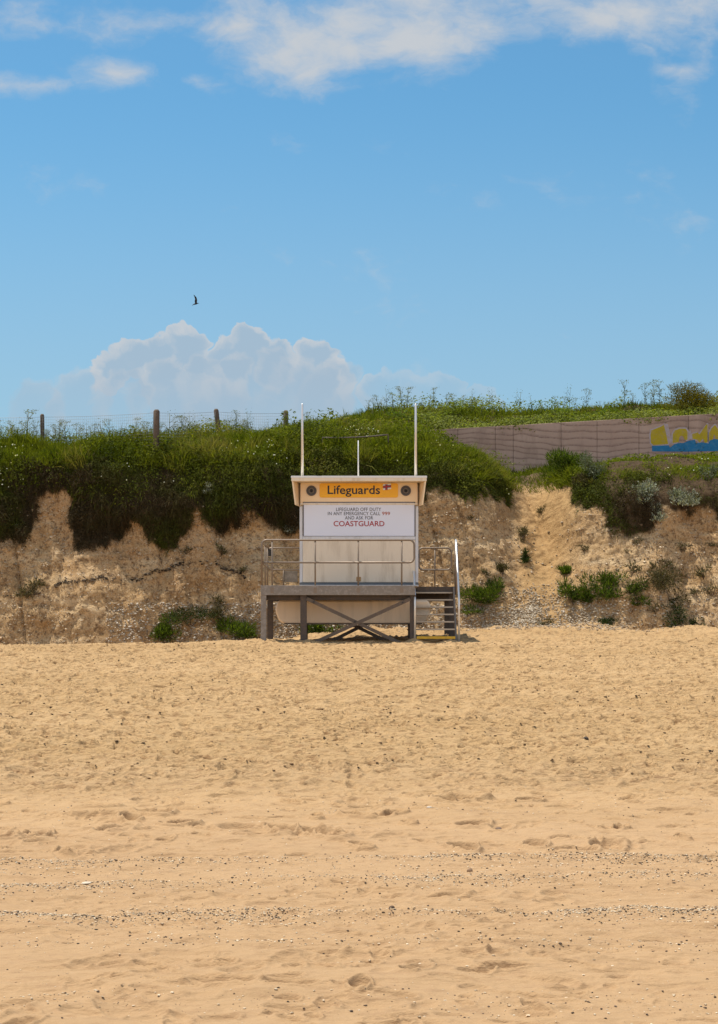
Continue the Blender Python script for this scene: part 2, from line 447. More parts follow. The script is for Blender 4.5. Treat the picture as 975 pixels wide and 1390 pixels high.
def build_sand():
    ydense = []
    y = 7.5
    while y < 53.2:
        ydense.append(y)
        y += max(0.013, 0.00098*y) if y < 23.8 else (0.021 if y < 47 else 0.06)
    rows = np.concatenate([[-300, -120, -50, -20, -8, 0, 3, 5, 6.5], ydense])
    t = np.linspace(-1, 1, 1020)
    ext = np.array([0.4, 1, 2, 3.5, 6, 10, 16, 25, 40, 70, 120, 220, 400.])
    w = 0.262*np.clip(rows, 7, None) + 1.3
    X = np.concatenate([-(w[:, None] + ext[::-1][None]), t[None]*w[:, None], w[:, None] + ext[None]], 1)
    Y = np.repeat(rows[:, None], X.shape[1], 1)
    Z = sand_height(X, Y)
    o = link('sand', grid_mesh('sand', np.stack([X, Y, Z], -1)), SAND)
    tag(o, kind='structure', label='dimpled golden beach sand sloping up to the foot of the cliff')
    return len(rows)

# ------------------------------------------------------------------ cliff terrain
KX = np.array([-60, -10.4, -8.8, -7.5, -5.1, -3.1, -1.9, -0.2, 1.5, 3.2, 4.4, 5.4, 6.4, 7.7, 9.3, 12, 60])
def K(*v): return np.array(v, float)
#        -60   -10.4 -8.8  -7.5  -5.1  -3.1  -1.9  -0.2   1.5   3.2   4.4   5.4   6.4   7.7   9.3   12    60
CY = [
    K(51.3, 51.3, 51.4, 51.3, 51.4, 51.5, 51.5, 51.4, 51.3, 51.2, 50.7, 50.5, 51.0, 51.1, 51.1, 51.0, 51.0),
    K(52.0, 52.0, 52.1, 52.0, 52.1, 52.2, 52.2, 52.2, 52.2, 52.1, 52.0, 52.2, 52.1, 51.9, 51.9, 51.9, 51.9),
    K(52.8, 52.8, 53.1, 52.8, 52.8, 53.0, 53.0, 53.0, 53.0, 53.0, 53.5, 54.0, 53.3, 52.8, 52.9, 52.9, 52.9),
    K(52.9, 52.9, 53.4, 52.8, 52.7, 53.1, 53.1, 53.1, 53.2, 53.3, 54.9, 55.6, 53.9, 53.3, 53.3, 53.3, 53.3),
    K(53.3, 53.3, 53.6, 53.2, 53.2, 53.4, 53.5, 53.6, 53.7, 53.8, 55.9, 56.6, 54.6, 53.9, 53.8, 53.8, 53.8),
    K(54.2, 54.2, 54.4, 54.1, 54.1, 54.3, 54.4, 54.5, 54.6, 54.7, 57.2, 58.0, 55.6, 54.7, 54.6, 54.6, 54.6),
    K(55.6, 55.6, 55.6, 55.6, 55.7, 56.0, 56.2, 56.4, 56.4, 56.3, 58.8, 59.5, 57.4, 56.5, 56.2, 56.2, 56.2),
    K(*[61.85]*17), K(*[62.3]*17), K(*[66.5]*17), K(*[72]*17), K(*[120]*17), K(*[600]*17)]
CY[7][:] = 62.06; CY[8][:] = 62.18
CZ = [
    K(-0.6, -0.6, -0.6, -0.6, -0.6, -0.6, -0.5, -0.3, -0.3, -0.3, -0.1, 0.0, -0.2, -0.3, -0.3, -0.3, -0.3),
    K(1.1, 1.1, 1.1, 1.1, 1.1, 1.1, 1.1, 1.1, 1.1, 1.1, 0.95, 0.95, 1.2, 1.3, 1.3, 1.3, 1.3),
    K(2.9, 2.9, 2.9, 2.9, 2.9, 2.9, 2.9, 3.0, 3.1, 3.0, 2.2, 2.0, 2.8, 3.0, 3.0, 3.0, 3.0),
    K(3.8, 3.8, 3.8, 3.8, 3.8, 3.8, 3.9, 4.0, 4.0, 4.0, 3.5, 3.3, 3.9, 4.1, 4.1, 4.1, 4.1),
    K(4.7, 4.7, 4.7, 4.7, 4.7, 4.8, 4.85, 4.9, 4.75, 4.5, 4.35, 4.15, 4.4, 4.5, 4.5, 4.5, 4.5),
    K(5.3, 5.3, 5.3, 5.3, 5.35, 5.5, 5.55, 5.6, 5.45, 5.15, 4.85, 4.7, 4.85, 4.9, 4.9, 4.9, 4.9),
    K(5.72, 5.72, 5.72, 5.72, 5.85, 6.1, 6.2, 6.4, 6.0, 5.6, 5.15, 5.05, 5.2, 5.2, 5.25, 5.25, 5.25),
    K(5.95, 5.95, 5.95, 5.95, 6.1, 6.45, 6.7, 7.15, 6.8, 5.7, 5.5, 5.45, 5.6, 5.75, 5.9, 5.95, 5.95),
    K(6.0, 6.0, 6.0, 6.0, 6.15, 6.5, 6.75, 7.2, 7.0, 6.85, 6.9, 6.95, 7.0, 7.05, 7.15, 7.3, 7.3),
    K(6.1, 6.1, 6.1, 6.1, 6.25, 6.6, 7.1, 7.9, 8.05, 8.1, 8.05, 8.05, 8.1, 8.15, 8.2, 8.3, 8.3),
    K(*[6.3]*4, 6.4, 6.6, 7.0, 7.7, 7.9, 8.0, 8.0, 8.0, 8.0, 8.0, 8.1, 8.2, 8.2),
    K(*[6.5]*6, 6.8, 7.2, 7.5, 7.6, 7.6, 7.6, 7.6, 7.6, 7.6, 7.6, 7.6), K(*[6.0]*17)]
NCP = len(CY)

def smooth_interp(x, xp, fp, s=0.35):
    r = 0
    for d, w in ((-1.6, .1), (-.8, .2), (0, .4), (.8, .2), (1.6, .1)):
        r = r + w*np.interp(x + d*s, xp, fp)
    return r

def profile(X, V):
    """un-displaced point on the cliff for X and profile parameter V (0..NCP-1)"""
    X, V = np.broadcast_arrays(np.asarray(X, float), np.asarray(V, float))
    ys = [smooth_interp(X, KX, c) for c in CY]; zs = [smooth_interp(X, KX, c) for c in CZ]
    i = np.clip(np.floor(V).astype(int), 0, NCP-2); f = V - i
    Y = np.zeros_like(X); Z = np.zeros_like(X)
    for k in range(NCP-1):
        m = i == k
        if not m.any(): continue
        def cr(a):   # monotone-ish Catmull-Rom, limited
            p0, p1, p2, p3 = a[max(k-1, 0)], a[k], a[k+1], a[min(k+2, NCP-1)]
            if k >= 6: return p1 + (p2-p1)*f
            t1, t2 = (p2-p0)*.4, (p3-p1)*.4
            h = f*f*(3-2*f)
            return (2*f**3-3*f**2+1)*p1 + (f**3-2*f**2+f)*t1 + (-2*f**3+3*f**2)*p2 + (f**3-f**2)*t2
        Y = np.where(m, cr(ys), Y); Z = np.where(m, cr(zs), Z)
    return Y, Z

def cliff_surface(X, V):
    Y, Z = profile(X, V)
    face = (1 - sstep(4.6, 5.6, V)) * sstep(0.0, 0.35, V)
    near = np.exp(-(np.maximum(np.abs(X)-18, 0)/8)**2)
    big = fbm3(X*0.55, Z*0.35, X*0+1.5, 3, 201)                       # buttresses
    rill = fbm3(X*2.2 + 0.8*Z, Z*0.55, X*0+4.2, 3, 211)
    med = fbm3(X*1.6, Y*1.6, Z*2.0, 3, 221)
    fine = fbm3(X*6.5, Y*6.5, Z*7.5, 3, 231)
    ledge = vnoise(X*0.35, X*0, Z*1.5 + 0.5*vnoise(X*.6, X*0, Z*0, 3), 241)
    run = np.minimum(np.abs(fbm3(X*1.25 + 0.25*Z, Z*0.22, X*0+8.2, 3, 261)), .35)
    bed = np.abs(((Z*1.9 + 0.5*vnoise(X*.5, X*0, Z*0, 7) + 0.35*vnoise(X*2.2, X*0, Z*2, 8)) % 1) - .5)
    d = face*(0.26*big + 0.06*rill + 0.40*(run-.15) + 0.055*med + 0.034*fine + 0.035*ledge + 0.018*sstep(.0, .5, bed))
    top = sstep(4.6, 6, V) * (1 - sstep(6.75, 7, V)*(1-sstep(8, 8.3, V)))
    Y2 = Y - d*near
    Z2 = Z + near*(d*0.25 + top*0.16*fbm2(X*0.7, Y*0.7, 3, 251))
    return Y2, Z2

# lower edge of the overhanging turf, photo column -> height on the face
EDGE = [(-400, 735), (-120, 725), (-60, 745), (0, 742), (34, 744), (41, 735), (44, 706), (53, 678), (62, 668), (90, 667), (93, 700), (95, 738), (101, 746), (140, 750), (168, 746),
        (174, 706), (192, 698), (200, 738), (206, 742), (245, 757), (251, 715), (275, 702), (300, 716), (330, 714), (345, 707), (380, 722), (405, 722), (450, 725),
        (520, 712), (575, 684), (600, 676), (640, 668), (690, 667), (704, 655), (712, 628), (770, 628), (782, 645), (792, 690), (822, 690), (832, 712), (860, 720),
        (888, 716), (902, 692), (930, 690), (945, 682), (975, 700), (1100, 705), (1300, 690)]
EDGE = sorted(EDGE)
EX = np.array([wx(a, 53.0) for a, b in EDGE]); EZ = np.array([wz(b, 53.0) for a, b in EDGE])
def veg_edge(X): return np.interp(X, EX, EZ)
def veg_mask(X, Y, Z):
    n = 0.34*fbm3(X*1.5, Y*1.5, Z*1.3, 4, 301)
    return sstep(-0.15, 0.2, Z + n + 0.16*vnoise2(X*6, Z*5, 6) - veg_edge(X + 0.22*vnoise2(X*2.5, Z*2.5, 5)))

def build_cliff():
    xd = np.arange(-15.5, 15.5001, 0.05)
    ext = np.array([.3, .8, 1.6, 3, 5, 8, 13, 22, 40, 80, 160, 320.])
    xs = np.concatenate([-15.5-ext[::-1], xd, 15.5+ext])
    vs = np.concatenate([np.linspace(0, 5, 190, endpoint=False), np.linspace(5, 6, 26, endpoint=False), np.linspace(6, 7, 36, endpoint=False),
                         np.linspace(7, 8, 5, endpoint=False), np.linspace(8, 9, 26, endpoint=False), np.linspace(9, 12, 18)])
    X, V = np.meshgrid(xs, vs)
    Y, Z = cliff_surface(X, V)
    me = grid_mesh('cliff', np.stack([X, Y, Z], -1))
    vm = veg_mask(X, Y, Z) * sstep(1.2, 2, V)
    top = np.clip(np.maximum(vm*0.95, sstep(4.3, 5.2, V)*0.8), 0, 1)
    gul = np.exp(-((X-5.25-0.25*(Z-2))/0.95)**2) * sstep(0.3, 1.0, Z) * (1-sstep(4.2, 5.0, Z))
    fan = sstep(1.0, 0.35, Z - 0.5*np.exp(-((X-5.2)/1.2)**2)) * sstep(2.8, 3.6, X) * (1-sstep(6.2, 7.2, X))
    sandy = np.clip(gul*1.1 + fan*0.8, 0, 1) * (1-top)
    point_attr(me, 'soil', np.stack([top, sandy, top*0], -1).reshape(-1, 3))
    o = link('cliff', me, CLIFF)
    tag(o, kind='structure', label='low crumbling chalk and soil cliff behind the beach')
    return X, Y, Z, V

print('sand rows', build_sand())
GX, GY, GZ, GV = build_cliff()
GPX, GPY = CX + F*GX/GY, HY - F*(GZ-EYE)/GY
# normals of the cliff grid
_a = np.stack(np.gradient(np.stack([GX, GY, GZ], -1), axis=1), 0) if False else None
def grid_normals():
    P = np.stack([GX, GY, GZ], -1)
    du = np.gradient(P, axis=1); dv = np.gradient(P, axis=0)
    n = np.cross(du, dv); n /= np.linalg.norm(n, axis=-1, keepdims=True) + 1e-9
    return n
GN = grid_normals()

def on_cliff(px, py, vmin=0, vmax=9):
    """the spot on the cliff's surface seen there (nearest to the camera)"""
    d = (GPX-px)**2 + (GPY-py)**2 + np.where((GV < vmin) | (GV > vmax), 1e9, 0)
    d = np.where(d < 30, GY*0.3 + d*0.02, 1e6 + d)
    i = np.unravel_index(np.argmin(d), d.shape)
    return Vector((GX[i], GY[i], GZ[i])), Vector(GN[i])

def scatter(n, v0, v1, x0=-14.5, x1=14.5, mask=None):
    """random points on the cliff sheet, even per area"""
    ci = np.where((GX[0] >= x0) & (GX[0] <= x1))[0]; ri = np.where((GV[:, 0] >= v0) & (GV[:, 0] < v1))[0]
    r0, r1, c0, c1 = ri[0], ri[-1]+1, ci[0], ci[-1]
    P = np.stack([GX, GY, GZ], -1)
    A = np.linalg.norm(np.cross(P[r0:r1, c0+1:c1+1]-P[r0:r1, c0:c1], P[r0+1:r1+1, c0:c1]-P[r0:r1, c0:c1]), axis=-1)
    if mask is not None: A = A*mask(GX[r0:r1, c0:c1], GY[r0:r1, c0:c1], GZ[r0:r1, c0:c1])
    cs = np.cumsum(A.reshape(-1)); k = np.searchsorted(cs, rng.random(n)*cs[-1])
    k = np.clip(k, 0, A.size-1)
    i, j = k//A.shape[1]+r0, k % A.shape[1]+c0
    u, v = rng.random((n, 1)), rng.random((n, 1))
    p = P[i, j]*(1-u)*(1-v) + P[i, j+1]*u*(1-v) + P[i+1, j]*(1-u)*v + P[i+1, j+1]*u*v
    return p, GN[i, j]

# ------------------------------------------------------------------ foliage
def unit(a): return a/(np.linalg.norm(a, axis=-1, keepdims=True)+1e-9)

def blades(base, dirs, L, W, droop, col):
    """curved grass blades: 5 verts each"""
    n = len(base)
    side = unit(np.cross(dirs, rng.normal(size=(n, 3))))
    L = L[:, None]; W = W[:, None]/2
    mid = base + dirs*L*0.55 + np.array([0, 0, -1])*droop[:, None]*L*0.12
    tip = base + dirs*L + np.array([0, 0, -1])*droop[:, None]*L*0.55
    V = np.stack([base-side*W, base+side*W, mid-side*W*.8, mid+side*W*.8, tip], 1).reshape(-1, 3)
    o = np.arange(n)[:, None]*5
    q = o + np.array([[0, 1, 3, 2]]); t = o + np.array([[2, 3, 4]])
    return V, q, t, np.repeat(col, 5, 0)

def leaves(base, nrm, size, col, aspect=0.6):
    """folded leaf: 4 verts, two triangles"""
    n = len(base)
    a = unit(np.cross(nrm, rng.normal(size=(n, 3)))); b = np.cross(nrm, a)
    s = size[:, None]
    V = np.stack([base - a*s*.5, base + b*s*aspect*.5 + nrm*s*.1, base + a*s*.5, base - b*s*aspect*.5 + nrm*s*.1], 1).reshape(-1, 3)
    o = np.arange(n)[:, None]*4
    t = np.concatenate([o + np.array([[0, 1, 2]]), o + np.array([[0, 2, 3]])], 0)
    return V, None, t, np.repeat(col, 4, 0)

def foliage_obj(name, parts, mat, parent=None):
    Vs, Q, T, C, k = [], [], [], [], 0
    for V, q, t, c in parts:
        Vs.append(V); C.append(c)
        if q is not None: Q.append(q+k)
        T.append(t+k); k += len(V)
    me = poly_mesh(name, np.concatenate(Vs), np.concatenate(T), np.concatenate(Q) if Q else None)
    point_attr(me, 'tint', np.clip(np.concatenate(C), 0, 1))
    return link(name, me, mat, parent)

def tints(n, c0, c1, jitter=0.25):
    t = rng.random((n, 1))
    return (np.array(c0)*(1-t)+np.array(c1)*t) * (1 + jitter*rng.normal(size=(n, 1))).clip(0.4, 1.8)

def clump_tint(p, cols, scale=0.6, seed=401):
    """leaf colour drifting between species from patch to patch"""
    f = (fbm3(p[:, 0]*scale, p[:, 1]*scale, p[:, 2]*scale, 3, seed)*0.5+0.5 + 0.08*rng.normal(size=len(p))).clip(0, 0.999)
    cols = np.array(cols); k = f*(len(cols)-1); i = k.astype(int); u = (k-i)[:, None]
    c = cols[i]*(1-u)+cols[np.minimum(i+1, len(cols)-1)]*u
    return c*(1+0.22*rng.normal(size=(len(p), 1))).clip(0.4, 1.7)

GREENS = [(0.035, 0.048, 0.006), (0.085, 0.112, 0.008), (0.165, 0.180, 0.020), (0.075, 0.100, 0.007), (0.140, 0.172, 0.012), (0.190, 0.170, 0.045), (0.055, 0.080, 0.006)]

def gully_gap(X, Y, Z):
    return (1 - 0.95*np.exp(-((X-5.3)/0.9)**4)*(1-sstep(59.5, 61.5, Y))) * (1 - (0.45+0.5*sstep(-.2, .2, fbm2(X*.8, Y*.8, 2, 433)))*sstep(6.6, 7.6, X)*(1-sstep(61.9, 62.2, Y)))

parts = []
def add_grass(n, v0, v1, lmin, lmax, w, mask=None, x0=-14.5, x1=14.5, cols=GREENS, up=0.8, droop=(0.2, 1.0)):
    p, nn = scatter(n, v0, v1, x0, x1, mask)
    clump = 1.3*fbm3(p[:, 0]*1.4, p[:, 1]*1.4, p[:, 2]*1.4, 3, 411)
    d = unit(nn*0.35 + np.array([0, 0, up]) + 0.42*rng.normal(size=(n, 3)))
    L = (lmin + (lmax-lmin)*rng.random(n)**1.5) * (0.75+0.5*(clump+0.5).clip(0, 1.4)) * (1-0.5*sstep(6.2, 7.2, p[:, 0])*(p[:, 1] < 62))
    parts.append(blades(p - nn*0.03, d, L, w*(0.6+0.8*rng.random(n)), droop[0]+(droop[1]-droop[0])*rng.random(n), clump_tint(p, cols)))

def lipfade(X, Y, Z): return gully_gap(X, Y, Z)*veg_mask(X, Y, Z)*sstep(3.4, 5.0, Z + 1.5*fbm3(X*.9, Y*.9, Z*.9, 3, 437))**1.2*(1-0.85*sstep(6.5, 7.3, X))
add_grass(110000, 4.2, 6.0, 0.12, 0.55, 0.018, gully_gap)
add_grass(9000, 4.0, 6.0, 0.3, 0.75, 0.014, lambda X, Y, Z: gully_gap(X, Y, Z)*sstep(0.1, .5, fbm3(X*1.1, Y*1.1, Z*1.1, 3, 438)), cols=[(0.20, 0.17, 0.06), (0.14, 0.15, 0.03), (0.24, 0.20, 0.09)])
add_grass(8000, 3.0, 4.4, 0.10, 0.34, 0.012, lambda X, Y, Z: veg_mask(X, Y, Z)*gully_gap(X, Y, Z), cols=[(0.16, 0.12, 0.05), (0.09, 0.075, 0.03), (0.10, 0.11, 0.02)], up=-0.2, droop=(1., 2.))
add_grass(26000, 2.6, 4.3, 0.10, 0.32, 0.018, lipfade, cols=[(0.045, 0.058, 0.007), (0.12, 0.14, 0.012), (0.15, 0.165, 0.02), (0.10, 0.08, 0.03)], up=0.3, droop=(.6, 1.6))
add_grass(60000, 6.0, 7.0, 0.15, 0.42, 0.024, gully_gap)
add_grass(75000, 8.0, 9.8, 0.15, 0.45, 0.024)
grass = foliage_obj('grass', parts, LEAF)
tag(grass, 'long green grass covering the cliff top and its rounded edge', 'grass', kind='stuff')

# broad leaved ground cover between the grass
parts = []
def add_cover(n, v0, v1, mask=None, x0=-14.5, x1=14.5, size=(0.05, 0.13), lift=0.25, cols=GREENS, seed=401):
    p, nn = scatter(n, v0, v1, x0, x1, mask)
    h = (lift*(1-0.7*sstep(6.2, 7.2, p[:, :1])*(p[:, 1:2] < 62)))*rng.random((n, 1))*(0.5+0.8*(fbm3(p[:, 0]*.9, p[:, 1]*.9, p[:, 2]*.9, 2, 421)+.4).clip(0, 1.5))[:, None]
    nl = unit(nn + np.array([0, 0, .6]) + 0.7*rng.normal(size=(n, 3)))
    parts.append(leaves(p + nn*h*.6 + np.array([0, 0, 1])*h*.7, nl, size[0]+(size[1]-size[0])*rng.random(n), clump_tint(p, cols, 0.8, seed)))
def patchy(X, Y, Z): return gully_gap(X, Y, Z)*sstep(-0.15, 0.25, fbm3(X*.55, Y*.55, Z*.55, 3, 431))
add_cover(34000, 4.3, 6.0, patchy, lift=0.40, size=(0.03, 0.10))
add_cover(20000, 2.6, 4.4, lipfade, lift=0.30, size=(0.025, 0.08), cols=[(0.040, 0.050, 0.008), (0.12, 0.14, 0.014), (0.07, 0.085, 0.010), (0.17, 0.18, 0.03), (0.09, 0.075, 0.025)])
add_cover(9000, 5.0, 6.4, lambda X, Y, Z: sstep(-.2, .2, fbm3(X*.9, Y*.9, Z*.9, 2, 439)), -6.8, -2.6, size=(0.025, 0.06), lift=0.34, cols=[(0.16, 0.15, 0.03), (0.24, 0.21, 0.05), (0.13, 0.14, 0.02)])
add_cover(26000, 6.0, 7.0, patchy, lift=0.4)
add_cover(24000, 8.0, 9.3, patchy, lift=0.4, cols=[(0.08, 0.13, 0.02), (0.15, 0.18, 0.03), (0.18, 0.20, 0.05)])
# pale leaves spilling along the top of the wall
add_cover(12000, 7.75, 8.25, lambda X, Y, Z: sstep(1.5, 3, X), 1.5, 14.5, size=(0.05, 0.12), lift=0.3,
          cols=[(0.16, 0.20, 0.04), (0.22, 0.24, 0.07), (0.12, 0.16, 0.03)])
cover = foliage_obj('ground_cover', parts, LEAF)
tag(cover, 'broad leaved green ground cover mixed through the cliff top grass', 'ground cover', kind='stuff')

# dark trailing growth and dead stalks hanging over the lip
parts = []
def hang_mask(X, Y, Z):
    m = veg_mask(X, Y, Z)
    right = sstep(6.7, 7.5, X)
    return m*(1-right*(0.55+0.4*sstep(-.2, .3, fbm3(X*.9, Y*.9, Z*.9, 2, 443))))
n = 120000
p, nn = scatter(n, 1.6, 4.55, mask=hang_mask)
hgt = sstep(3.2, 5.2, p[:, 2])
d = unit(nn*0.55 + np.stack([0.6*rng.normal(size=n), 0.4*rng.normal(size=n), -0.25+0.75*hgt+0.6*rng.normal(size=n)], -1))
pn = fbm3(p[:, 0]*0.6, p[:, 1]*.6, p[:, 2]*0.8, 4, 441)
c_dead = tints(n, (0.045, 0.033, 0.016), (0.095, 0.068, 0.032), .2)
c_green = tints(n, (0.045, 0.055, 0.009), (0.090, 0.100, 0.014), .2)
fg = sstep(-0.55, 0.30, pn + 0.9*(hgt-0.4))[:, None]
lump = 0.30*np.clip(fbm3(p[:, 0]*1.5, p[:, 1]*1.5, p[:, 2]*1.7, 3, 447)+.1, 0, .9)[:, None]
p = p + nn*lump*sstep(0, .5, p[:, 2:3]-veg_edge(p[:, :1]))*rng.random((n, 1))**.5
parts.append(blades(p - nn*0.02, d, 0.06+0.20*rng.random(n)**2, 0.008+0.012*rng.random(n), 0.6+1.0*rng.random(n), c_dead*(1-fg)+c_green*fg))
n = 60000
p, nn = scatter(n, 1.6, 4.6, mask=hang_mask)
pn = fbm3(p[:, 0]*0.6, p[:, 1]*.6, p[:, 2]*0.8, 4, 441)
fg = sstep(-0.5, 0.25, pn + 0.8*(sstep(3.2, 5.2, p[:, 2])-0.4))[:, None]
lump = 0.34*np.clip(fbm3(p[:, 0]*1.5, p[:, 1]*1.5, p[:, 2]*1.7, 3, 447)+.1, 0, .9)[:, None]*sstep(0, .5, p[:, 2:3]-veg_edge(p[:, :1]))
parts.append(leaves(p + nn*(0.02+0.06*rng.random((n, 1))+lump*rng.random((n, 1))**.4), unit(nn+0.8*rng.normal(size=(n, 3))), 0.02+0.045*rng.random(n), tints(n, (0.040, 0.030, 0.016), (0.065, 0.050, 0.025), .15)*(1-fg) + tints(n, (0.042, 0.052, 0.009), (0.085, 0.098, 0.014), .2)*fg))
hang = foliage_obj('trailing_growth', parts, DULL)
tag(hang, 'dark brown and olive stalks trailing over the cliff edge above the bare face', 'trailing plants', kind='stuff')

# white flower heads dotted in the turf
n = 170
p, nn = scatter(n, 3.4, 5.6, mask=lambda X, Y, Z: gully_gap(X, Y, Z)*sstep(0.2, 0.6, fbm3(X*.8, Y*.8, Z*.8, 2, 451)))
fl = leaves(np.repeat(p, 2, 0) + np.repeat(nn*0.3+np.array([0, 0, .12]), 2, 0), unit(rng.normal(size=(2*n, 3))+np.array([0, -1, 1])), 0.02+0.03*rng.random(2*n), tints(2*n, (0.6, 0.6, 0.5), (0.75, 0.75, 0.68), 0.05), 1.0)
fo = foliage_obj('wild_flowers', [fl], LEAF)
tag(fo, 'tiny white wild flowers dotted in the cliff top turf', 'wild flowers', kind='stuff')

# ------------------------------------------------------------------ shrubs: each one a thing
def shrub(name, label, px, py, rw, rh, kind, group=None, n=1500, vmin=0, vmax=9, loc=None, depth=None):
    """px,py: middle; rw,rh: half width and half height in photo pixels"""
    if loc is None:
        p, nrm = on_cliff(px, py + rh*0.7, vmin, vmax)
    else: p, nrm = Vector(loc), Vector((0, -0.5, 0.8))
    s = p.y/F
    a, h = rw*s, 2*rh*s
    b = depth or a*0.8
    root = empty(name, p)
    tag(root, label, 'shrub' if kind != 'tuft' else 'plant', group)
    n = int(n*max(0.35, min(2.2, a*h/0.5)))
    # leafy shell made of several uneven clumps
    nb = 7
    cc = np.stack([rng.uniform(-.6, .6, nb)*a, rng.uniform(-.6, .4, nb)*b, (rng.uniform(.02, .72, nb) if loc is None else rng.uniform(.2, .85, nb))*h], -1)
    cr = rng.uniform(.32, .52, nb)
    k = rng.integers(0, nb, n)
    dv = unit(rng.normal(size=(n, 3))); rad = rng.random((n, 1))**0.4
    q = cc[k] + dv*rad*cr[k][:, None]*np.array([a*1.15, b*1.15, h*0.62])
    q[:, 2] = np.where(q[:, 2] < -0.04, np.abs(q[:, 2])*.5, q[:, 2])
    if loc is None and vmin == 0:        # growth follows the leaning face
        q[:, 1] += 0.5*q[:, 2]; cc[:, 1] += 0.5*cc[:, 2]
    cols = {'green': ((0.045, 0.075, 0.012), (0.105, 0.145, 0.024)), 'dark': ((0.022, 0.036, 0.010), (0.05, 0.07, 0.016)),
            'dull': ((0.060, 0.054, 0.024), (0.115, 0.098, 0.042)), 'silver': ((0.15, 0.17, 0.12), (0.30, 0.31, 0.24)),
            'olive': ((0.075, 0.075, 0.012), (0.20, 0.16, 0.028)), 'sage': ((0.10, 0.125, 0.07), (0.19, 0.21, 0.13)),
            'tuft': ((0.045, 0.07, 0.014), (0.09, 0.12, 0.03))}[kind]
    cols_arr = tints(n, *cols) * (0.8+0.4*rng.random(nb))[k][:, None]
    if kind in ('silver',):
        d = unit(dv*0.8 + np.array([0, -.2, .9]))
        prt = [blades(q, d, 0.06+0.10*rng.random(n), np.full(n, 0.022), 0.1*np.ones(n), cols_arr),
               leaves(q + d*0.08, unit(rng.normal(size=(n, 3))+np.array([0, -.7, .5])), 0.03+0.04*rng.random(n), cols_arr*1.25)]
    elif kind in ('green', 'tuft'):
        d = unit(dv*0.9 + np.array([0, -.1, .8]))
        prt = [blades(q, d, 0.05+0.12*rng.random(n), 0.012+0.012*rng.random(n), 0.4*rng.random(n), cols_arr)]
        prt.append(leaves(q, unit(dv+0.6*rng.normal(size=(n, 3))), 0.02+0.04*rng.random(n), cols_arr))
    else:
        prt = [leaves(q, unit(dv+0.7*rng.normal(size=(n, 3))), 0.02+0.042*rng.random(n), cols_arr)]
        d = unit(dv + np.array([0, -.1, .5]))
        m = n//3
        prt.append(blades(q[:m], d[:m], 0.06+0.12*rng.random(m), np.full(m, 0.014), 0.5*rng.random(m), cols_arr[:m]))
    foliage_obj('foliage', prt, LEAF if kind in ('green', 'olive', 'tuft') else DULL, root)
    st = MB()
    for c in cc:
        e = Vector(c); st.tube([(0.1*e.x, 0.1*e.y, -0.08), (e.x*.5, e.y*.5, e.z*.45), tuple(e)], 0.008, 5, taper=[1, .7, .4])
    st.build('stems', POSTW, root)
    return root

S = shrub
S('coastal_shrub', 'rounded dark green shrub standing alone on the sand at the left foot of the cliff', 222, 856, 25, 19, 'green')
S('coastal_shrub', 'wide dark green shrub at the cliff foot just left of the tower legs', 317, 851, 34, 19, 'green')
S('coastal_shrub', 'flat dull shrub trailing along the cliff face above the two green foot shrubs', 260, 836, 42, 13, 'dark')
S('coastal_shrub', 'loose dull shrub climbing the face above the wide shrub by the tower', 306, 826, 20, 17, 'dull')
S('coastal_shrub', 'green shrub seen under the deck between the tower legs', 436, 852, 34, 17, 'green')
S('coastal_shrub', 'leafy green shrub at the foot of the cliff beside the steps', 645, 818, 36, 20, 'green')
S('coastal_shrub', 'small green shrub just above the leafy one beside the steps', 672, 797, 15, 14, 'tuft')
S('coastal_shrub', 'faint low shrub on the bank, highest of the three beside the steps', 682, 774, 12, 8, 'dull')
S('coastal_shrub', 'bright green rounded shrub at the right edge of the rubble fan', 780, 806, 21, 17, 'green')
S('coastal_shrub', 'larger bright green shrub second from the rubble fan', 806, 800, 27, 23, 'green')
S('coastal_shrub', 'ragged green shrub third from the rubble fan, with chalk showing above it', 831, 797, 22, 19, 'green')
S('coastal_shrub', 'sparse upright green shrub farthest right of the bright row', 869, 806, 16, 20, 'tuft')
S('coastal_shrub', 'large dull dark shrub spread on the right of the cliff face', 912, 790, 42, 36, 'dull')
S('coastal_shrub', 'dark round shrub at the cliff foot below the large dull one', 912, 838, 24, 21, 'dark')
S('coastal_shrub', 'low dark cushion shrub at the foot of the cliff nearest the right edge', 946, 846, 18, 9, 'dark')
S('coastal_shrub', 'flat dark cushion shrub at the cliff foot below the bright green row', 827, 847, 17, 7, 'dark')
S('coastal_shrub', 'small bright cushion of green alone in the bare gully', 766, 775, 12, 6, 'green')
S('coastal_shrub', 'tiny dark shrub left of the gully, half way up the face', 717, 756, 9, 11, 'dark')
S('coastal_shrub', 'thin dull shrub in the upper gully, above the tiny dark one', 710, 727, 12, 13, 'dull')
S('silver_shrub', 'fullest silvery shrub on the dark soil right of the gully', 871, 670, 20, 20, 'silver', n=1300)
S('silver_shrub', 'wide sprawling silvery shrub near the right edge of the cliff', 931, 678, 28, 13, 'silver', n=1100)
S('silver_shrub', 'sparse silvery shrub just below the fullest one', 891, 697, 15, 15, 'silver', n=700)
S('silver_shrub', 'tall grey green shrub standing against the wall at the gully head', 804, 634, 20, 24, 'sage', n=1600)
S('silver_shrub', 'grey green shrub on the lip below the graffiti', 966, 641, 16, 13, 'sage')
S('silver_shrub', 'pale twiggy shrub on the dark bank just left of the hut', 391, 714, 15, 14, 'silver', n=600)
S('silver_shrub', 'tiny pale shrub in the dark turf left of the tower', 288, 665, 10, 8, 'silver', n=700)
S('silver_shrub', 'rounded grey green shrub in the bright grass behind the left flagpole', 440, 580, 24, 10, 'sage', vmin=5)
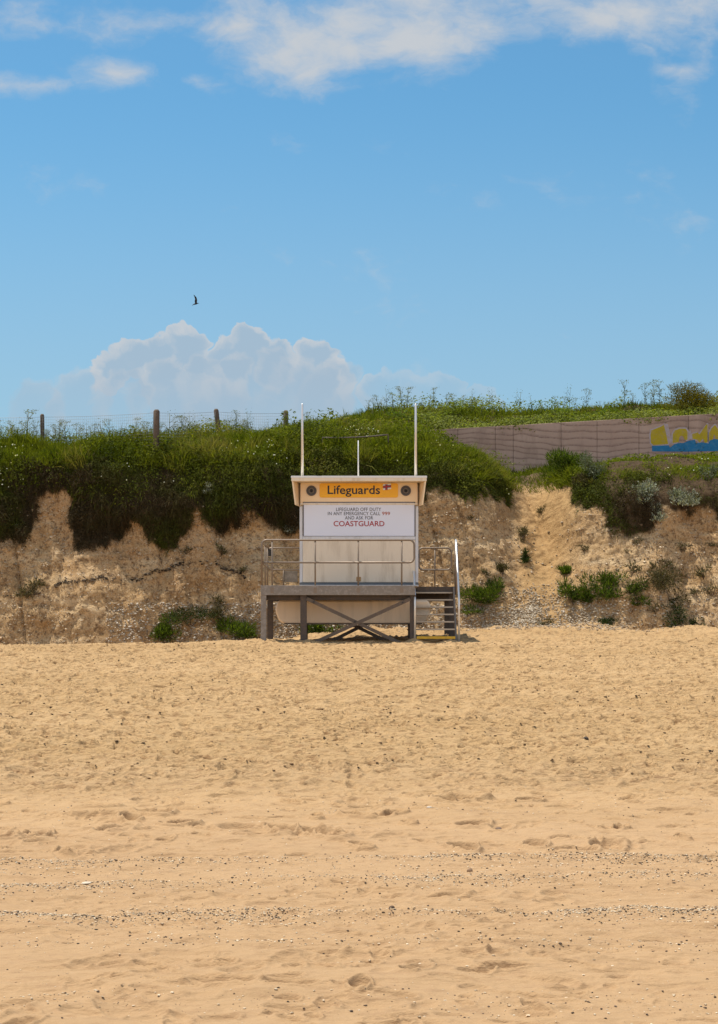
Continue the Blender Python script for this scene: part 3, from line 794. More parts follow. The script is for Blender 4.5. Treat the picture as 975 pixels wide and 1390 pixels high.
S('gorse_bush', 'big olive brown bush on top of the wall at the right', 945, 549, 62, 22, 'olive', n=3000, loc=(wx(945, 63.6), 63.6, 7.62), depth=0.9)
S('leafy_bush', 'dense glossy green bush at the foot of the wall above the gully', 764, 632, 36, 19, 'green', n=1800, vmin=5.2)
S('coastal_shrub', 'dull shrub filling the dark hollow low on the left of the cliff', 38, 800, 24, 12, 'dull')
small = [(792, 742), (850, 745), (868, 733), (905, 760), (925, 742), (955, 775), (965, 735), (885, 765), (660, 776), (640, 700), (735, 690), (255, 745), (300, 745), (330, 770), (965, 800), (860, 770), (940, 800), (740, 845), (890, 825)]
proto = None
for i, (a, b) in enumerate(small):
    lab = 'small dull weed tuft clinging to the bare cliff face'
    if i == 0:
        proto = S('weed_tuft', lab, a, b, 10, 6, 'dull', 'small weed tufts on the bare cliff face', n=420)
    else:
        r = proto.copy(); COL.objects.link(r)
        r.location = on_cliff(a, b+5)[0]; r.rotation_euler.z = random.uniform(0, 6.28); s = random.uniform(0.6, 1.5); r.scale = (s*random.uniform(.9, 1.5), s, s*random.uniform(.8, 1.2))
        for ch in proto.children:
            c = ch.copy(); COL.objects.link(c); c.parent = r

# tall weeds on the skyline
def weed(kind):
    root = empty('tall_weed', (0, 0, 0))
    st = MB(); prt = []
    H = 0.95
    st.tube([(0, 0, -0.1), (0.02, 0.01, H*.5), (0.05, -0.02, H)], 0.011, 5, taper=[1, .8, .5])
    tips = [(0.05, -0.02, H)]
    for k in range(9 if kind == 0 else 5):
        z = H*random.uniform(.35, .9); a = random.uniform(0, 6.28); L = random.uniform(.12, .34)
        e = (0.03+L*.6*math.cos(a), L*.6*math.sin(a), z+L*.8)
        st.tube([(0.03, 0, z), (0.03+L*.3*math.cos(a), L*.3*math.sin(a), z+L*.3), e], 0.007, 4, taper=[1, .8, .5])
        tips.append(e)
    for e in tips:
        m = 16 if kind == 0 else 9
        q = np.array(e) + rng.normal(size=(m, 3))*np.array([.055, .055, .02 if kind == 0 else .07])
        prt.append(leaves(q, unit(rng.normal(size=(m, 3))+np.array([0, 0, 1.])), 0.02+0.025*rng.random(m), tints(m, (0.09, 0.10, 0.03), (0.20, 0.20, 0.09)), .8))
    m = 60
    z = rng.random(m)**1.5*H*.7
    q = np.stack([rng.normal(size=m)*.09, rng.normal(size=m)*.09, z], -1)
    prt.append(leaves(q, unit(rng.normal(size=(m, 3))), 0.03+0.05*rng.random(m), tints(m, (0.06, 0.09, 0.02), (0.12, 0.15, 0.035))))
    st.build('stem', WEEDM, root)
    foliage_obj('leaves', prt, LEAF, root)
    return root
WEEDM = paint('weed_stem', (0.13, 0.14, 0.06), 0.7, vary=0.3, scale=6)
protos = [weed(0), weed(1), weed(0)]
used = [False]*3
def zat(X, Y, v0, v1):
    m = (GV[:, 0] >= v0) & (GV[:, 0] <= v1)
    j = int(np.argmin(np.abs(GX[0]-X)))
    return float(np.interp(Y, GY[m, j], GZ[m, j]))
def place_weed(px, Y, h, lab, grp):
    k = random.randrange(3)
    X = wx(px, Y); z = zat(X, Y, 5, 7) if Y < 62 else zat(X, Y, 8, 10)
    if used[k]:
        r = protos[k].copy(); COL.objects.link(r)
        for ch in protos[k].children:
            c = ch.copy(); COL.objects.link(c); c.parent = r
    else:
        r = protos[k]; used[k] = True
    r.location = (X, Y, z); r.rotation_euler = (random.uniform(-.1, .1), random.uniform(-.12, .12), random.uniform(0, 6.28))
    r.scale = (h*random.uniform(.8, 1.2),)*2 + (h,)
    tag(r, lab, 'weed', grp)
L1, G1 = 'tall flowering weed growing along the wire fence on the cliff top', 'tall weeds along the wire fence'
L2, G2 = 'tall thin weed on the grassy bank against the sky', 'tall weeds on the grassy bank'
for i in range(95):
    px = random.uniform(-10, 345); Y = random.uniform(55.4, 60.5)
    place_weed(px, Y, random.uniform(.55, 1.0) * (1.1 if px < 130 or 180 < px < 260 else .9), L1, G1)
for px in (352, 360, 368, 376, 383, 386, 395, 404, 418):
    place_weed(px, random.uniform(60, 66), random.uniform(.6, .95), L2, G2)
for px in [488, 494, 499, 505, 510, 516, 520, 526, 533, 545, 556, 572, 580, 590, 598, 604, 610, 618, 628, 634, 640, 646, 655, 663, 672, 684, 705, 722, 735, 752, 758, 764, 772, 780, 800, 812, 822, 828, 834, 846, 852, 858, 866, 872, 878, 884, 890, 896]:
    place_weed(px+random.uniform(-3, 3), random.uniform(64, 67.5), random.choice([.35, .45, .6, .75, .9])*(1.1 if px < 540 or px > 750 else 1), L2, G2)

# ------------------------------------------------------------------ rubble and pebbles
def stones(name, P, size, col, label, cat, flat=0.6):
    """little angular pebbles, one mesh"""
    base = np.array([(1, 0, 0), (-1, 0, 0), (0, 1, 0), (0, -1, 0), (0, 0, 1), (0, 0, -1),
                     (.6, .6, .55), (-.6, .6, .55), (-.6, -.6, .55), (.6, -.6, .55)])
    f = np.array([(4, 6, 7), (4, 7, 8), (4, 8, 9), (4, 9, 6), (6, 0, 2), (6, 2, 7), (7, 2, 1), (7, 1, 8), (8, 1, 3), (8, 3, 9), (9, 3, 0), (9, 0, 6), (5, 2, 0), (5, 1, 2), (5, 3, 1), (5, 0, 3)])
    n = len(P)
    a = rng.random(n)*6.28
    B = base[None]*(0.72+0.5*rng.random((n, 10, 1)))
    B = B*np.stack([1+.4*rng.random(n), .7+.3*rng.random(n), np.full(n, flat)*(.7+.6*rng.random(n))], -1)[:, None]*size[:, None, None]
    x = B[..., 0]*np.cos(a)[:, None] - B[..., 1]*np.sin(a)[:, None]; y = B[..., 0]*np.sin(a)[:, None] + B[..., 1]*np.cos(a)[:, None]
    V = np.stack([x, y, B[..., 2]], -1) + P[:, None]
    T = (np.arange(n)[:, None, None]*10 + f[None]).reshape(-1, 3)
    me = poly_mesh(name, V.reshape(-1, 3), T)
    point_attr(me, 'tint', np.repeat(col, 10, 0))
    o = link(name, me, STONE)
    return tag(o, label, cat, kind='stuff')

n = 6500
p, nn = scatter(n, 0.15, 1.5, 2.2, 7.6, mask=lambda X, Y, Z: (0.15+sstep(-.25, .35, fbm2(X*1.1, Z*1.6, 3, 463)))*np.exp(-((X-5.0)/1.35)**2)*(1-sstep(1.0, 1.7, Z))+0.03)
sz = 0.010+0.032*rng.random(n)**2.5
stones('rubble', p + nn*sz[:, None]*.3, sz, tints(n, (0.30, 0.22, 0.14), (0.55, 0.48, 0.37), .12), 'pale chalk rubble fanned out below the gully', 'rubble', .75)
n = 17000
p, nn = scatter(n, 0.2, 2.9, mask=lambda X, Y, Z: (0.25+sstep(0, .5, fbm3(X*.6, Y*.6, Z*.9, 3, 461)))*(1-0.8*veg_mask(X, Y, Z))*(1-0.85*np.exp(-((X-5.25-0.25*(Z-2))/0.9)**2)*sstep(.9, 1.4, Z)))
sz = 0.007+0.040*rng.random(n)**6
stones('chalk_flints', p + nn*sz[:, None]*.2, sz, tints(n, (0.20, 0.14, 0.08), (0.60, 0.49, 0.35), .18), 'chalk lumps and flints weathering out of the cliff face', 'stones', .8)
n = 2600
x = 5.0+1.5*rng.normal(size=n); y = 50.9-1.5*rng.random(n)**2
sz = 0.008+0.030*rng.random(n)**3
stones('spilled_stones', np.stack([x, y, sand_height(x, y)+sz*.3], -1), sz, tints(n, (0.30, 0.21, 0.13), (0.56, 0.47, 0.35), .15), 'loose stones spilled from the rubble fan on to the sand', 'stones', .7)
n = 1500
x = rng.uniform(-12, 12, n); y = 50.9-0.9*rng.random(n)**2
sz = 0.006+0.024*rng.random(n)**3
stones('toe_stones', np.stack([x, y, sand_height(x, y)+sz*.3], -1), sz, tints(n, (0.14, 0.09, 0.06), (0.46, 0.37, 0.27), .2), 'scattered soil crumbs and stones along the edge of the sand below the cliff', 'stones', .7)
n = 9000
p, nn = scatter(n, 0.05, 0.9, -7.0, 12, mask=lambda X, Y, Z: 0.25+(np.abs(X) < 3.5)+0.6*(X < 0))
sz = 0.010+0.035*rng.random(n)**2
stones('chalk_scree', p + nn*sz[:, None]*.3, sz, tints(n, (0.25, 0.19, 0.13), (0.60, 0.54, 0.45), .12), 'pale scree lying along the foot of the cliff', 'scree', .75)
# line of dark flints across the left of the face
xs_ = rng.uniform(-10.6, -3.2, 900)
pz = np.interp(xs_, [-10.6, -9.7, -7.0, -5.2, -4.2, -3.2], [1.52, 1.40, 1.62, 1.98, 2.15, 1.85]) + 0.03*rng.normal(size=900) + 0.16*vnoise2(xs_*1.1, xs_*0, 471) + 0.06*vnoise2(xs_*4, xs_*0, 473)
keep = (vnoise2(xs_*2.2, xs_*0+3, 472) > -0.2) | (rng.random(900) < .15)
xs_, pz = xs_[keep], pz[keep]
fp = []
for x_, z_ in zip(xs_, pz):
    j = int(np.argmin(np.abs(GX[0]-x_))); m = GV[:, 0] < 3.2
    fp.append((x_, float(np.interp(z_, GZ[m, j], GY[m, j]))-0.01, z_))
fp = np.array(fp); sz = 0.010+0.040*rng.random(len(fp))**2.5
stones('flint_band', fp, sz, tints(len(fp), (0.03, 0.024, 0.016), (0.15, 0.11, 0.075), .2), 'broken dark flint band running across the left of the cliff face', 'flint band', .6)

def on_sand(x, y, sink=0.2, size=0):
    return np.stack([x, y, sand_height(x, y) + size*0.25], -1)
# shingle left by the tide in lines across the lower beach
PX, PY = [], []
for yy, cnt, wd in ((17.6, 8500, .14), (17.2, 2600, .28), (16.55, 8500, .17), (16.2, 2600, .30), (14.95, 13000, .12), (14.6, 4500, .3), (13.3, 2600, .25), (11.6, 2500, .3), (20.8, 700, .4), (21.6, 600, .35)):
    x = rng.uniform(-5.5, 5.5, cnt)
    den = vnoise2(x*0.9, x*0+yy, 501)
    x = x[(den > -0.3) | (rng.random(cnt) < .4)]
    c = yy + 0.30*vnoise2(x*0.45, x*0+yy, 101) + 0.09*vnoise2(x*1.7, x*0+yy, 102)
    PX.append(x); PY.append(c + wd*rng.normal(size=len(x))*(.35+.65*rng.random(len(x)))*(0.6+1.2*(vnoise2(x*0.7, x*0+yy+9, 503)*.5+.5)))
x = rng.uniform(-6, 6, 3500); PX.append(x); PY.append(rng.uniform(9, 23.5, 3500))
x, y = np.concatenate(PX), np.concatenate(PY)
sz = 0.0028+0.0095*rng.random(len(x))**4
cl = tints(len(x), (0.46, 0.34, 0.21), (0.74, 0.62, 0.45), .12); dk = rng.random(len(x)) < .36
cl[dk] = tints(int(dk.sum()), (0.03, 0.025, 0.02), (0.16, 0.11, 0.08), .2)
stones('shingle', on_sand(x, y, size=sz), sz, cl, 'lines of small pale and dark shingle left by the tide on the lower beach', 'shingle', .6)
# dark bits of weed and grit over the upper beach
n = 9500
y = 24+21*rng.random(n); x = (rng.random(n)-.5)*2*0.235*y
k = (fbm2(x*.5, y*1.2, 3, 511) > -0.05) | (rng.random(n) < .3)
x, y = x[k], y[k]; sz = 0.006+0.024*rng.random(len(x))**4
stones('beach_litter', on_sand(x, y, size=sz), sz, tints(len(x), (0.03, 0.02, 0.012), (0.20, 0.12, 0.06), .2), 'dark scraps of dried seaweed and grit scattered over the dimpled upper beach', 'beach litter', .4)

# single stones that stand out
def stone_thing(px, Y, r, flat, col, label):
    X = wx(px, Y); z = float(sand_height(np.array([X]), np.array([Y]))[0])
    bm = bmesh.new(); bmesh.ops.create_icosphere(bm, subdivisions=3, radius=1)
    sd = random.randint(0, 999)
    for v in bm.verts:
        c = v.co
        k = 1 + 0.28*float(vnoise(c.x*1.3, c.y*1.3, c.z*1.3, sd)) + 0.1*float(vnoise(c.x*3.5, c.y*3.5, c.z*3.5, sd+1))
        v.co = Vector((c.x*r*k, c.y*r*.8*k, c.z*r*flat*k))
    me = bpy.data.meshes.new('beach_stone'); bm.to_mesh(me); bm.free()
    for p_ in me.polygons: p_.use_smooth = True
    o = link('beach_stone', me, paint('stone_skin', col, .9, vary=.25, scale=18, bump=.6))
    o.location = (X, Y, z + r*flat*.35); o.rotation_euler.z = random.uniform(0, 3)
    tag(o, label, 'stone')
stone_thing(795, 27.6, 0.058, .6, (.05, .035, .025), 'lone dark stone on the upper beach right of centre')
stone_thing(118, 16.4, 0.060, .16, (.58, .48, .36), 'flat white chalk slab on the left of the shingle lines')
stone_thing(638, 16.9, 0.030, .9, (.30, .19, .11), 'upright brown pebble between the two shingle lines')
stone_thing(583, 20.8, 0.035, .4, (.55, .47, .38), 'flat pale pebble right of centre on the smooth sand below the berm')
stone_thing(532, 14.9, 0.026, .8, (.10, .06, .035), 'dark brown square pebble just above the lowest shingle line')
stone_thing(677, 19.5, 0.040, .5, (.14, .09, .06), 'brown stone in a footprint on the lower beach')

# ------------------------------------------------------------------ retaining wall with graffiti
WY = 62.0
def wall_top(X): return float(np.interp(X, [-2, 2.25, 12, 30], [6.72, 6.90, 7.46, 8.2]))
wall = empty('retaining_wall', (8, WY, 5.4))
tag(wall, 'long pinkish board marked concrete wall with graffiti along the cliff top', 'wall')
edges = [1.7, 3.3, 4.55, 5.15, 6.75, 7.95, 9.35, 11.0, 12.6, 14.2, 16, 18, 20, 22.5, 25]
for a, b in zip(edges[:-1], edges[1:]):
    mb = MB(); g = 0.005
    mb.hexa([(a+g, WY, 4.9), (b-g, WY, 4.9), (b-g, WY+.25, 4.9), (a+g, WY+.25, 4.9),
             (a+g, WY, wall_top(a)), (b-g, WY, wall_top(b)), (b-g, WY+.25, wall_top(b)), (a+g, WY+.25, wall_top(a))])
    mb.build('wall_panel', WALLM, wall, bevel=0.006)
def gpoly(name, uv, mat, dy, grow=0.0):
    pts = [(wx(860+u/8.478, WY), wz(520+v/8.478, WY)) for u, v in uv]
    if grow:
        cx = sum(p[0] for p in pts)/len(pts); cz = sum(p[1] for p in pts)/len(pts)
        q = []
        for p in pts:
            d = Vector((p[0]-cx, p[1]-cz)); d = d*(1+grow/max(d.length, .05)); q.append((cx+d.x, cz+d.y))
        pts = q
    bm = bmesh.new()
    vs = [bm.verts.new((p[0], WY-dy, p[1])) for p in pts]
    es = [bm.edges.new((vs[i], vs[(i+1) % len(vs)])) for i in range(len(vs))]
    bmesh.ops.triangle_fill(bm, edges=es, use_beauty=True, normal=(0, -1, 0))
    me = bpy.data.meshes.new(name); bm.to_mesh(me); bm.free()
    return link(name, me, mat, wall)
letters = [[(205, 545), (318, 500), (350, 478), (378, 590), (400, 700), (232, 716), (200, 690), (198, 600)],
           [(450, 690), (452, 590), (478, 545), (530, 525), (600, 525), (622, 560), (622, 650), (592, 658), (572, 612), (548, 605), (528, 630), (520, 680)],
           [(680, 640), (676, 585), (735, 568), (762, 590), (800, 530), (835, 478), (852, 472), (852, 682), (822, 690), (800, 640), (762, 684), (730, 650)],
           [(868, 665), (872, 570), (905, 515), (940, 482), (975, 535), (1010, 600), (1010, 650), (945, 645), (930, 590), (912, 650)],
           [(1035, 650), (1040, 540), (1090, 500), (1160, 520), (1165, 640), (1100, 655)]]
for L_ in letters: gpoly('outline', L_, GPALE, .004, .05)
gpoly('outline', [(362, 470), (395, 470), (440, 660), (425, 700), (408, 690)], GPALE, .005)
gpoly('outline', [(640, 560), (662, 540), (664, 640), (640, 650)], GPALE, .005)
gpoly('blue_band', [(212, 722), (405, 716), (420, 742), (470, 705), (520, 688), (575, 690), (640, 662), (705, 652), (722, 690), (800, 682), (862, 695), (882, 650), (975, 640), (1180, 640), (1185, 775), (860, 785), (600, 790), (215, 786)], GBLU, .006)
for L_ in letters: gpoly('letter', L_, GYEL, .008)
rebase(wall)

# ------------------------------------------------------------------ wire fence
fence = empty('wire_fence', (wx(212, 54.9), 54.9, 5.6))
tag(fence, 'sagging wire mesh fence on rough wooden posts along the left cliff top', 'fence')
FP = [(-260, 58.5, 566, 7), (-90, 57.6, 562, 6), (58, 57.0, 562, 6), (212, 53.85, 556, 9), (298, 56.5, 555, 7), (388, 58.6, 557, 7)]
tops = []
for px, Y, yt, w in FP:
    X = wx(px, Y); zt = wz(yt, Y); zb = zat(X, Y, 4, 7)
    r = w/2*Y/F
    lean = {298: -0.10}.get(px, random.uniform(-.03, .03))
    mb = MB(); seg = 7
    mb.tube([(X-lean*.0, Y, zb-.4), (X, Y, zb+.2), (X+lean*.6, Y, (zb+zt)/2+.1), (X+lean, Y, zt-.05), (X+lean, Y, zt)], r, 8, taper=[1.08, 1, .95, .95, .6])
    mb.build('post', POSTW, fence)
    tops.append(Vector((X+lean, Y-r, zt-.10)))
mb = MB()
def wire(a, b, sag, r):
    k = 8
    pts = [a.lerp(b, i/k) + Vector((0, 0, -sag*4*(i/k)*(1-i/k))) for i in range(k+1)]
    mb.tube(pts, r, 4)
for a, b in zip(tops[:-1], tops[1:]):
    L = (b-a).length
    nv = int(L/0.085)
    for r_ in range(12):
        wire(a-Vector((0, 0, .085*r_)), b-Vector((0, 0, .085*r_)), .03+.002*r_, 0.0042 if r_ == 0 else 0.0024)
    for i in range(nv):
        t = (i+.5)/nv
        p0 = a.lerp(b, t) + Vector((0, 0, -.03*4*t*(1-t)))
        mb.tube([p0, p0-Vector((0, 0, .95))], 0.0024, 4)
mb.build('wire_mesh', WIREM, fence)
rebase(fence)

# cable strung over the turf behind the hut
a, b = Vector((wx(438, 54.3), 54.3, wz(594, 54.3))), Vector((wx(527, 54.3), 54.3, wz(590, 54.3)))
mb = MB(); mb.tube([a - Vector((.02, 0, .5)), a - Vector((0, 0, .06)), a] + [a.lerp(b, t/8)+Vector((0, 0, -.10*4*(t/8)*(1-t/8)*0.35)) for t in range(1, 8)] + [b, b-Vector((0, 0, .06)), b+Vector((.02, 0, -.55))], 0.022, 6)
o = mb.build('pipe_rail', DARKST); tag(o, 'thin dark pipe rail standing in the grass behind the hut roof', 'rail')

# ------------------------------------------------------------------ lifeguard tower
T = empty('lifeguard_tower', (0, 46.5, 0))
tag(T, 'cream lifeguard hut with yellow sign raised on a steel frame with steps', 'lifeguard tower')
def tx(px, Y=45.0): return wx(px, Y)
def tz(py, Y=45.0): return wz(py, Y)
FY = 45.0                     # front of the deck
HYF = 46.0                    # front wall of the hut
DT = 1.372                    # deck top
# deck and frame
mb = MB()
for i in range(25):
    y0 = FY + .06 + i*0.142
    mb.box(-2.38, 1.42 if y0 < 46.55 else 2.42, y0, y0+.132, DT-.035, DT)
mb.build('deck', TIMBER, T, bevel=.004)
def channel(mb, x0, x1, y, z0, z1):
    mb.prism([(y, z0), (y+.07, z0), (y+.07, z0+.018), (y+.016, z0+.018), (y+.016, z1-.018), (y+.07, z1-.018), (y+.07, z1), (y, z1)], 'x', x0, x1)
mb = MB(); channel(mb, -2.385, 1.36, FY, 1.145, DT+.008); mb.build('edge_beam', FRAME, T, bevel=.003)
mb = MB(); channel(mb, 1.43, 2.42, 46.48, 1.22, DT+.005); mb.build('edge_beam', DARKST, T, bevel=.003)
mb = MB(); mb.box(-2.385, -2.335, FY+.075, 48.55, 1.16, DT-.04); mb.build('edge_beam', FRAME, T, bevel=.003)
mb = MB(); mb.box(2.38, 2.42, 46.56, 48.55, 1.18, DT-.04); mb.build('edge_beam', DARKST, T)
mb = MB(); mb.box(-2.38, 2.42, 48.556, 48.60, 1.16, DT); mb.build('edge_beam', DARKST, T)
for y in (45.22, 46.3, 47.5, 48.3):
    mb = MB(); mb.box(-2.33, 1.36 if y < 46.5 else 2.37, y, y+.08, 1.03, DT-.037); mb.build('joist', DARKST, T)
def hleg(X, Y, w, d, zb=-.6, zt=1.14, mat=DARKST):
    t = .018
    mb = MB()
    mb.prism([(X-w/2, Y), (X+w/2, Y), (X+w/2, Y+t), (X+t/2, Y+t), (X+t/2, Y+d-t), (X+w/2, Y+d-t), (X+w/2, Y+d), (X-w/2, Y+d), (X-w/2, Y+d-t), (X-t/2, Y+d-t), (X-t/2, Y+t), (X-w/2, Y+t)], 'z', zb, zt)
    mb.build('leg', mat, T, bevel=.002)
hleg(-2.315, FY+.012, .13, .15, mat=FRAME); hleg(-1.348, FY+.09, .155, .15, zt=1.145); hleg(1.3125, FY+.09, .15, .15, zt=1.145)
hleg(-2.27, 47.4, .15, .15, zt=1.03); hleg(-1.40, 47.9, .15, .15, zt=1.03); hleg(1.34, 47.9, .15, .15, zt=1.03)
hleg(2.335, 46.62, .15, .15, zt=1.2); hleg(2.30, 48.38, .14, .15, zt=1.15)
# cross braces: angle sections, front pair and rear pair
def brace(a, b, Y):
    mb = MB()
    A, B = Vector((a[0], Y, a[1])), Vector((b[0], Y, b[1]))
    mb.bar(A, B, .012, .085, up=(0, 0, 1))
    d = (B-A).normalized(); up = Vector((0, 1, 0)).cross(d)
    if up.z < 0: up = -up
    off = up*.036 + Vector((0, .036, 0))
    mb.bar(A+off, B+off, .058, .012, up=up)
    mb.build('brace', BRACE, T)
brace((-1.27, 1.06), (1.06, -.05), FY+.07); brace((1.24, 1.05), (-1.18, -.05), FY+.052)
brace((-1.36, 1.0), (.80, -.04), 46.75); brace((1.30, 1.0), (-.80, -.04), 46.79)
mb = MB()
for x, z in ((-1.10, .975), (1.06, .965), (-.10, .50)):
    bmesh.ops.create_cone(mb.bm, cap_ends=True, segments=8, radius1=.022, radius2=.022, depth=.03, matrix=Matrix.Translation((x, FY+.05, z)) @ Matrix.Rotation(math.pi/2, 4, 'X'))
mb.build('bolts', BLACK, T)
# moulded hull slung under the deck
def rounded_hull():
    Y0, Y1 = 46.05, 47.3
    x0, x1, z0, z1 = wx(374, 46.1), wx(585, 46.1), wz(847, 46.1), 1.03
    prof = []
    h = z1-z0
    for f, zz in ((.00, .60), (.012, .45), (.035, .27), (.06, .14), (.10, .05), (.17, 0)):
        prof.append((x0 + f*1.6, z0+zz*h))
    right = [(x0+x1-p[0], p[1]) for p in reversed(prof)]
    top_r = [(x1-.005, z0+.72*h), (x1-.03, z0+.86*h), (x1-.07, z1)]
    top_l = [(x0+.07, z1), (x0+.03, z0+.86*h), (x0+.005, z0+.72*h)]
    mb = MB(); mb.prism(prof+right+top_r+top_l, 'y', Y0, Y1)
    o = mb.build('hull', POD, T, bevel=.035)
    for p in o.data.polygons: p.use_smooth = False
    mb = MB(); mb.box(x0+.22, x1-.22, Y0-.012, Y0+.02, z0-.012, z0+.02); mb.build('hull_seam', BRACE, T, bevel=.003)
rounded_hull()
# hut
hx = 1.47
HB = 48.35
mb = MB()
mb.box(-hx+.005, hx-.005, HYF+.02, HB, DT+.05, 3.90)
mb.build('hut_wall', CREAM, T, bevel=.01)
mb = MB(); mb.box(-hx+.075, hx-.075, HYF-.012, HYF+.03, DT+.105, 2.52); mb.build('shutter_panel', CREAM, T, bevel=.006)
for s in (-1, 1):
    mb = MB(); x0, x1 = (-hx, -hx+.072) if s < 0 else (hx-.072, hx)
    mb.box(x0, x1, HYF-.022, HYF+.05, DT+.1, 3.36); mb.build('corner_trim', TRIM, T, bevel=.006)
mb = MB(); mb.box(-hx+.075, hx-.075, HYF-.035, HYF+.03, 2.528, 2.612); mb.build('ledge', TRIM, T, bevel=.008)
mb = MB(); mb.box(-hx-.005, hx+.005, HYF-.03, HYF+.05, DT+.045, DT+.098); mb.build('base_rail', paint('blue_grey_rail', (.12, .14, .16), .5, vary=.2), T, bevel=.005)
mb = MB(); mb.box(-hx-.003, hx+.003, HYF-.03, HYF+.05, DT+.002, DT+.042); mb.build('base_sill', TRIM, T, bevel=.004)
mb = MB(); mb.box(hx-.004, hx+.03, HYF+.35, HYF+.47, 2.1, 2.2, .008); mb.build('door_handle', BLACK, T)
mb = MB(); mb.box(wx(484, 46), wx(490, 46), HYF-.034, HYF-.013, wz(789, 46), wz(783, 46), .006); mb.build('latch', paint('rusty_latch', (.45, .26, .10), .6, vary=.3, scale=30), T)
# roof with projecting hood
RY = 45.52
mb = MB(); mb.box(-1.66, 1.66, RY, HB+.12, 3.945, 4.065); roof = mb.build('roof', CREAM, T, bevel=.012)
mb = MB(); mb.box(-1.668, 1.668, RY-.012, RY+.02, 4.025, 4.075); mb.build('roof_edge', WHITE, roof, bevel=.004)
for s in (-1, 1):
    # flared cheek: wide at its front edge, meeting the wall behind
    mb = MB()
    ft, fb = 1.648*s, 1.575*s; bt, bb = 1.49*s, 1.48*s; t = .035*s
    mb.hexa([(fb-t, RY+.01, 3.365), (fb, RY+.01, 3.365), (bb, HYF+.25, 3.365), (bb-t, HYF+.25, 3.365),
             (ft-t, RY+.01, 3.943), (ft, RY+.01, 3.943), (bt, HYF+.25, 3.943), (bt-t, HYF+.25, 3.943)])
    mb.build('hood_cheek', CREAM_WARM, roof, bevel=.006)
mb = MB(); mb.box(-1.445, 1.445, HYF-.03, HYF+.02, 3.40, 3.942); mb.build('fascia', CREAM_WARM, T, bevel=.004)
mb = MB(); mb.box(-1.45, 1.45, HYF-.05, HYF-.032, 3.395, 3.435); mb.build('fascia_trim', CREAM, T, bevel=.004)
# name sign
def round_rect(x0, x1, z0, z1, r, k=5):
    p = []
    for cx, cz, a0 in ((x1-r, z0+r, -90), (x1-r, z1-r, 0), (x0+r, z1-r, 90), (x0+r, z0+r, 180)):
        for i in range(k+1):
            a = math.radians(a0+90*i/k); p.append((cx+r*math.cos(a), cz+r*math.sin(a)))
    return p
sx0, sx1, sz0, sz1 = wx(434, 46), wx(540.5, 46), wz(675.5, 46), wz(656.2, 46)
mb = MB(); mb.prism(round_rect(sx0, sx1, sz0, sz1, .05), 'y', HYF-.048, HYF-.031); sign = mb.build('name_sign', SIGNY, T)
def text(name, s, mat, x0, x1, z0, cap, Y, parent, spread=1.0, bold=0.0):
    cu = bpy.data.curves.new(name, 'FONT'); cu.body = s; cu.size = 1; cu.extrude = 0.002; cu.space_character = spread; cu.offset = bold; cu.resolution_u = 4
    ob = bpy.data.objects.new(name, cu); COL.objects.link(ob)
    dg = bpy.context.evaluated_depsgraph_get(); dg.update()
    me = bpy.data.meshes.new_from_object(ob.evaluated_get(dg))
    bpy.data.objects.remove(ob); bpy.data.curves.remove(cu)
    co = np.zeros(len(me.vertices)*3, np.float32); me.vertices.foreach_get('co', co); co = co.reshape(-1, 3)
    a, b = co[:, 0].min(), co[:, 0].max()
    fx = (x1-x0)/(b-a); fz = cap/0.70
    out = np.stack([x0+(co[:, 0]-a)*fx, Y - co[:, 2]*.8, z0+co[:, 1]*fz], -1)
    me.vertices.foreach_set('co', out.reshape(-1).astype(np.float32)); me.update(); me.name = name
    me.materials.clear()
    return link(name, me, mat, parent)
text('lettering', 'Lifeguards', INK, wx(445, 46), wx(516, 46), wz(670.6, 46), (670.6-659.2)/54.78, HYF-.051, sign, 1.0, .012)
# little red, white and blue flag emblem
ex, ez = wx(520, 46), wz(665.5, 46)
mb = MB(); mb.hexa([(ex, HYF-.053, ez-.0), (ex+.20, HYF-.053, ez+.03), (ex+.20, HYF-.049, ez+.03), (ex, HYF-.049, ez), (ex, HYF-.053, ez+.15), (ex+.20, HYF-.053, ez+.165), (ex+.20, HYF-.049, ez+.165), (ex, HYF-.049, ez+.15)])
emb = mb.build('flag_emblem', WHITE, sign)
for (a, b, w, m, dy) in (((ex, ez+.075), (ex+.20, ez+.097), .060, NAVY, .055), ((ex+.085, ez+.005), (ex+.085, ez+.142), .058, NAVY, .0555),
                         ((ex, ez+.075), (ex+.20, ez+.097), .034, RED, .0575), ((ex+.085, ez+.005), (ex+.085, ez+.142), .036, RED, .058)):
    mb = MB(); mb.bar((a[0], HYF-dy, a[1]), (b[0], HYF-dy, b[1]), w if abs(a[0]-b[0]) > .1 else .001, .001 if abs(a[0]-b[0]) > .1 else .001)
    mb.bm.clear()
    if abs(a[0]-b[0]) > .1: mb.hexa([(a[0], HYF-dy, a[1]-w/2), (b[0], HYF-dy, b[1]-w/2), (b[0], HYF-dy+.001, b[1]-w/2), (a[0], HYF-dy+.001, a[1]-w/2), (a[0], HYF-dy, a[1]+w/2), (b[0], HYF-dy, b[1]+w/2), (b[0], HYF-dy+.001, b[1]+w/2), (a[0], HYF-dy+.001, a[1]+w/2)])
    else: mb.hexa([(a[0]-w/2, HYF-dy, a[1]), (a[0]+w/2, HYF-dy, a[1]), (a[0]+w/2, HYF-dy+.001, a[1]), (a[0]-w/2, HYF-dy+.001, a[1]), (b[0]-w/2, HYF-dy, b[1]), (b[0]+w/2, HYF-dy, b[1]), (b[0]+w/2, HYF-dy+.001, b[1]), (b[0]-w/2, HYF-dy+.001, b[1])])
    mb.build('flag_cross', m, sign)
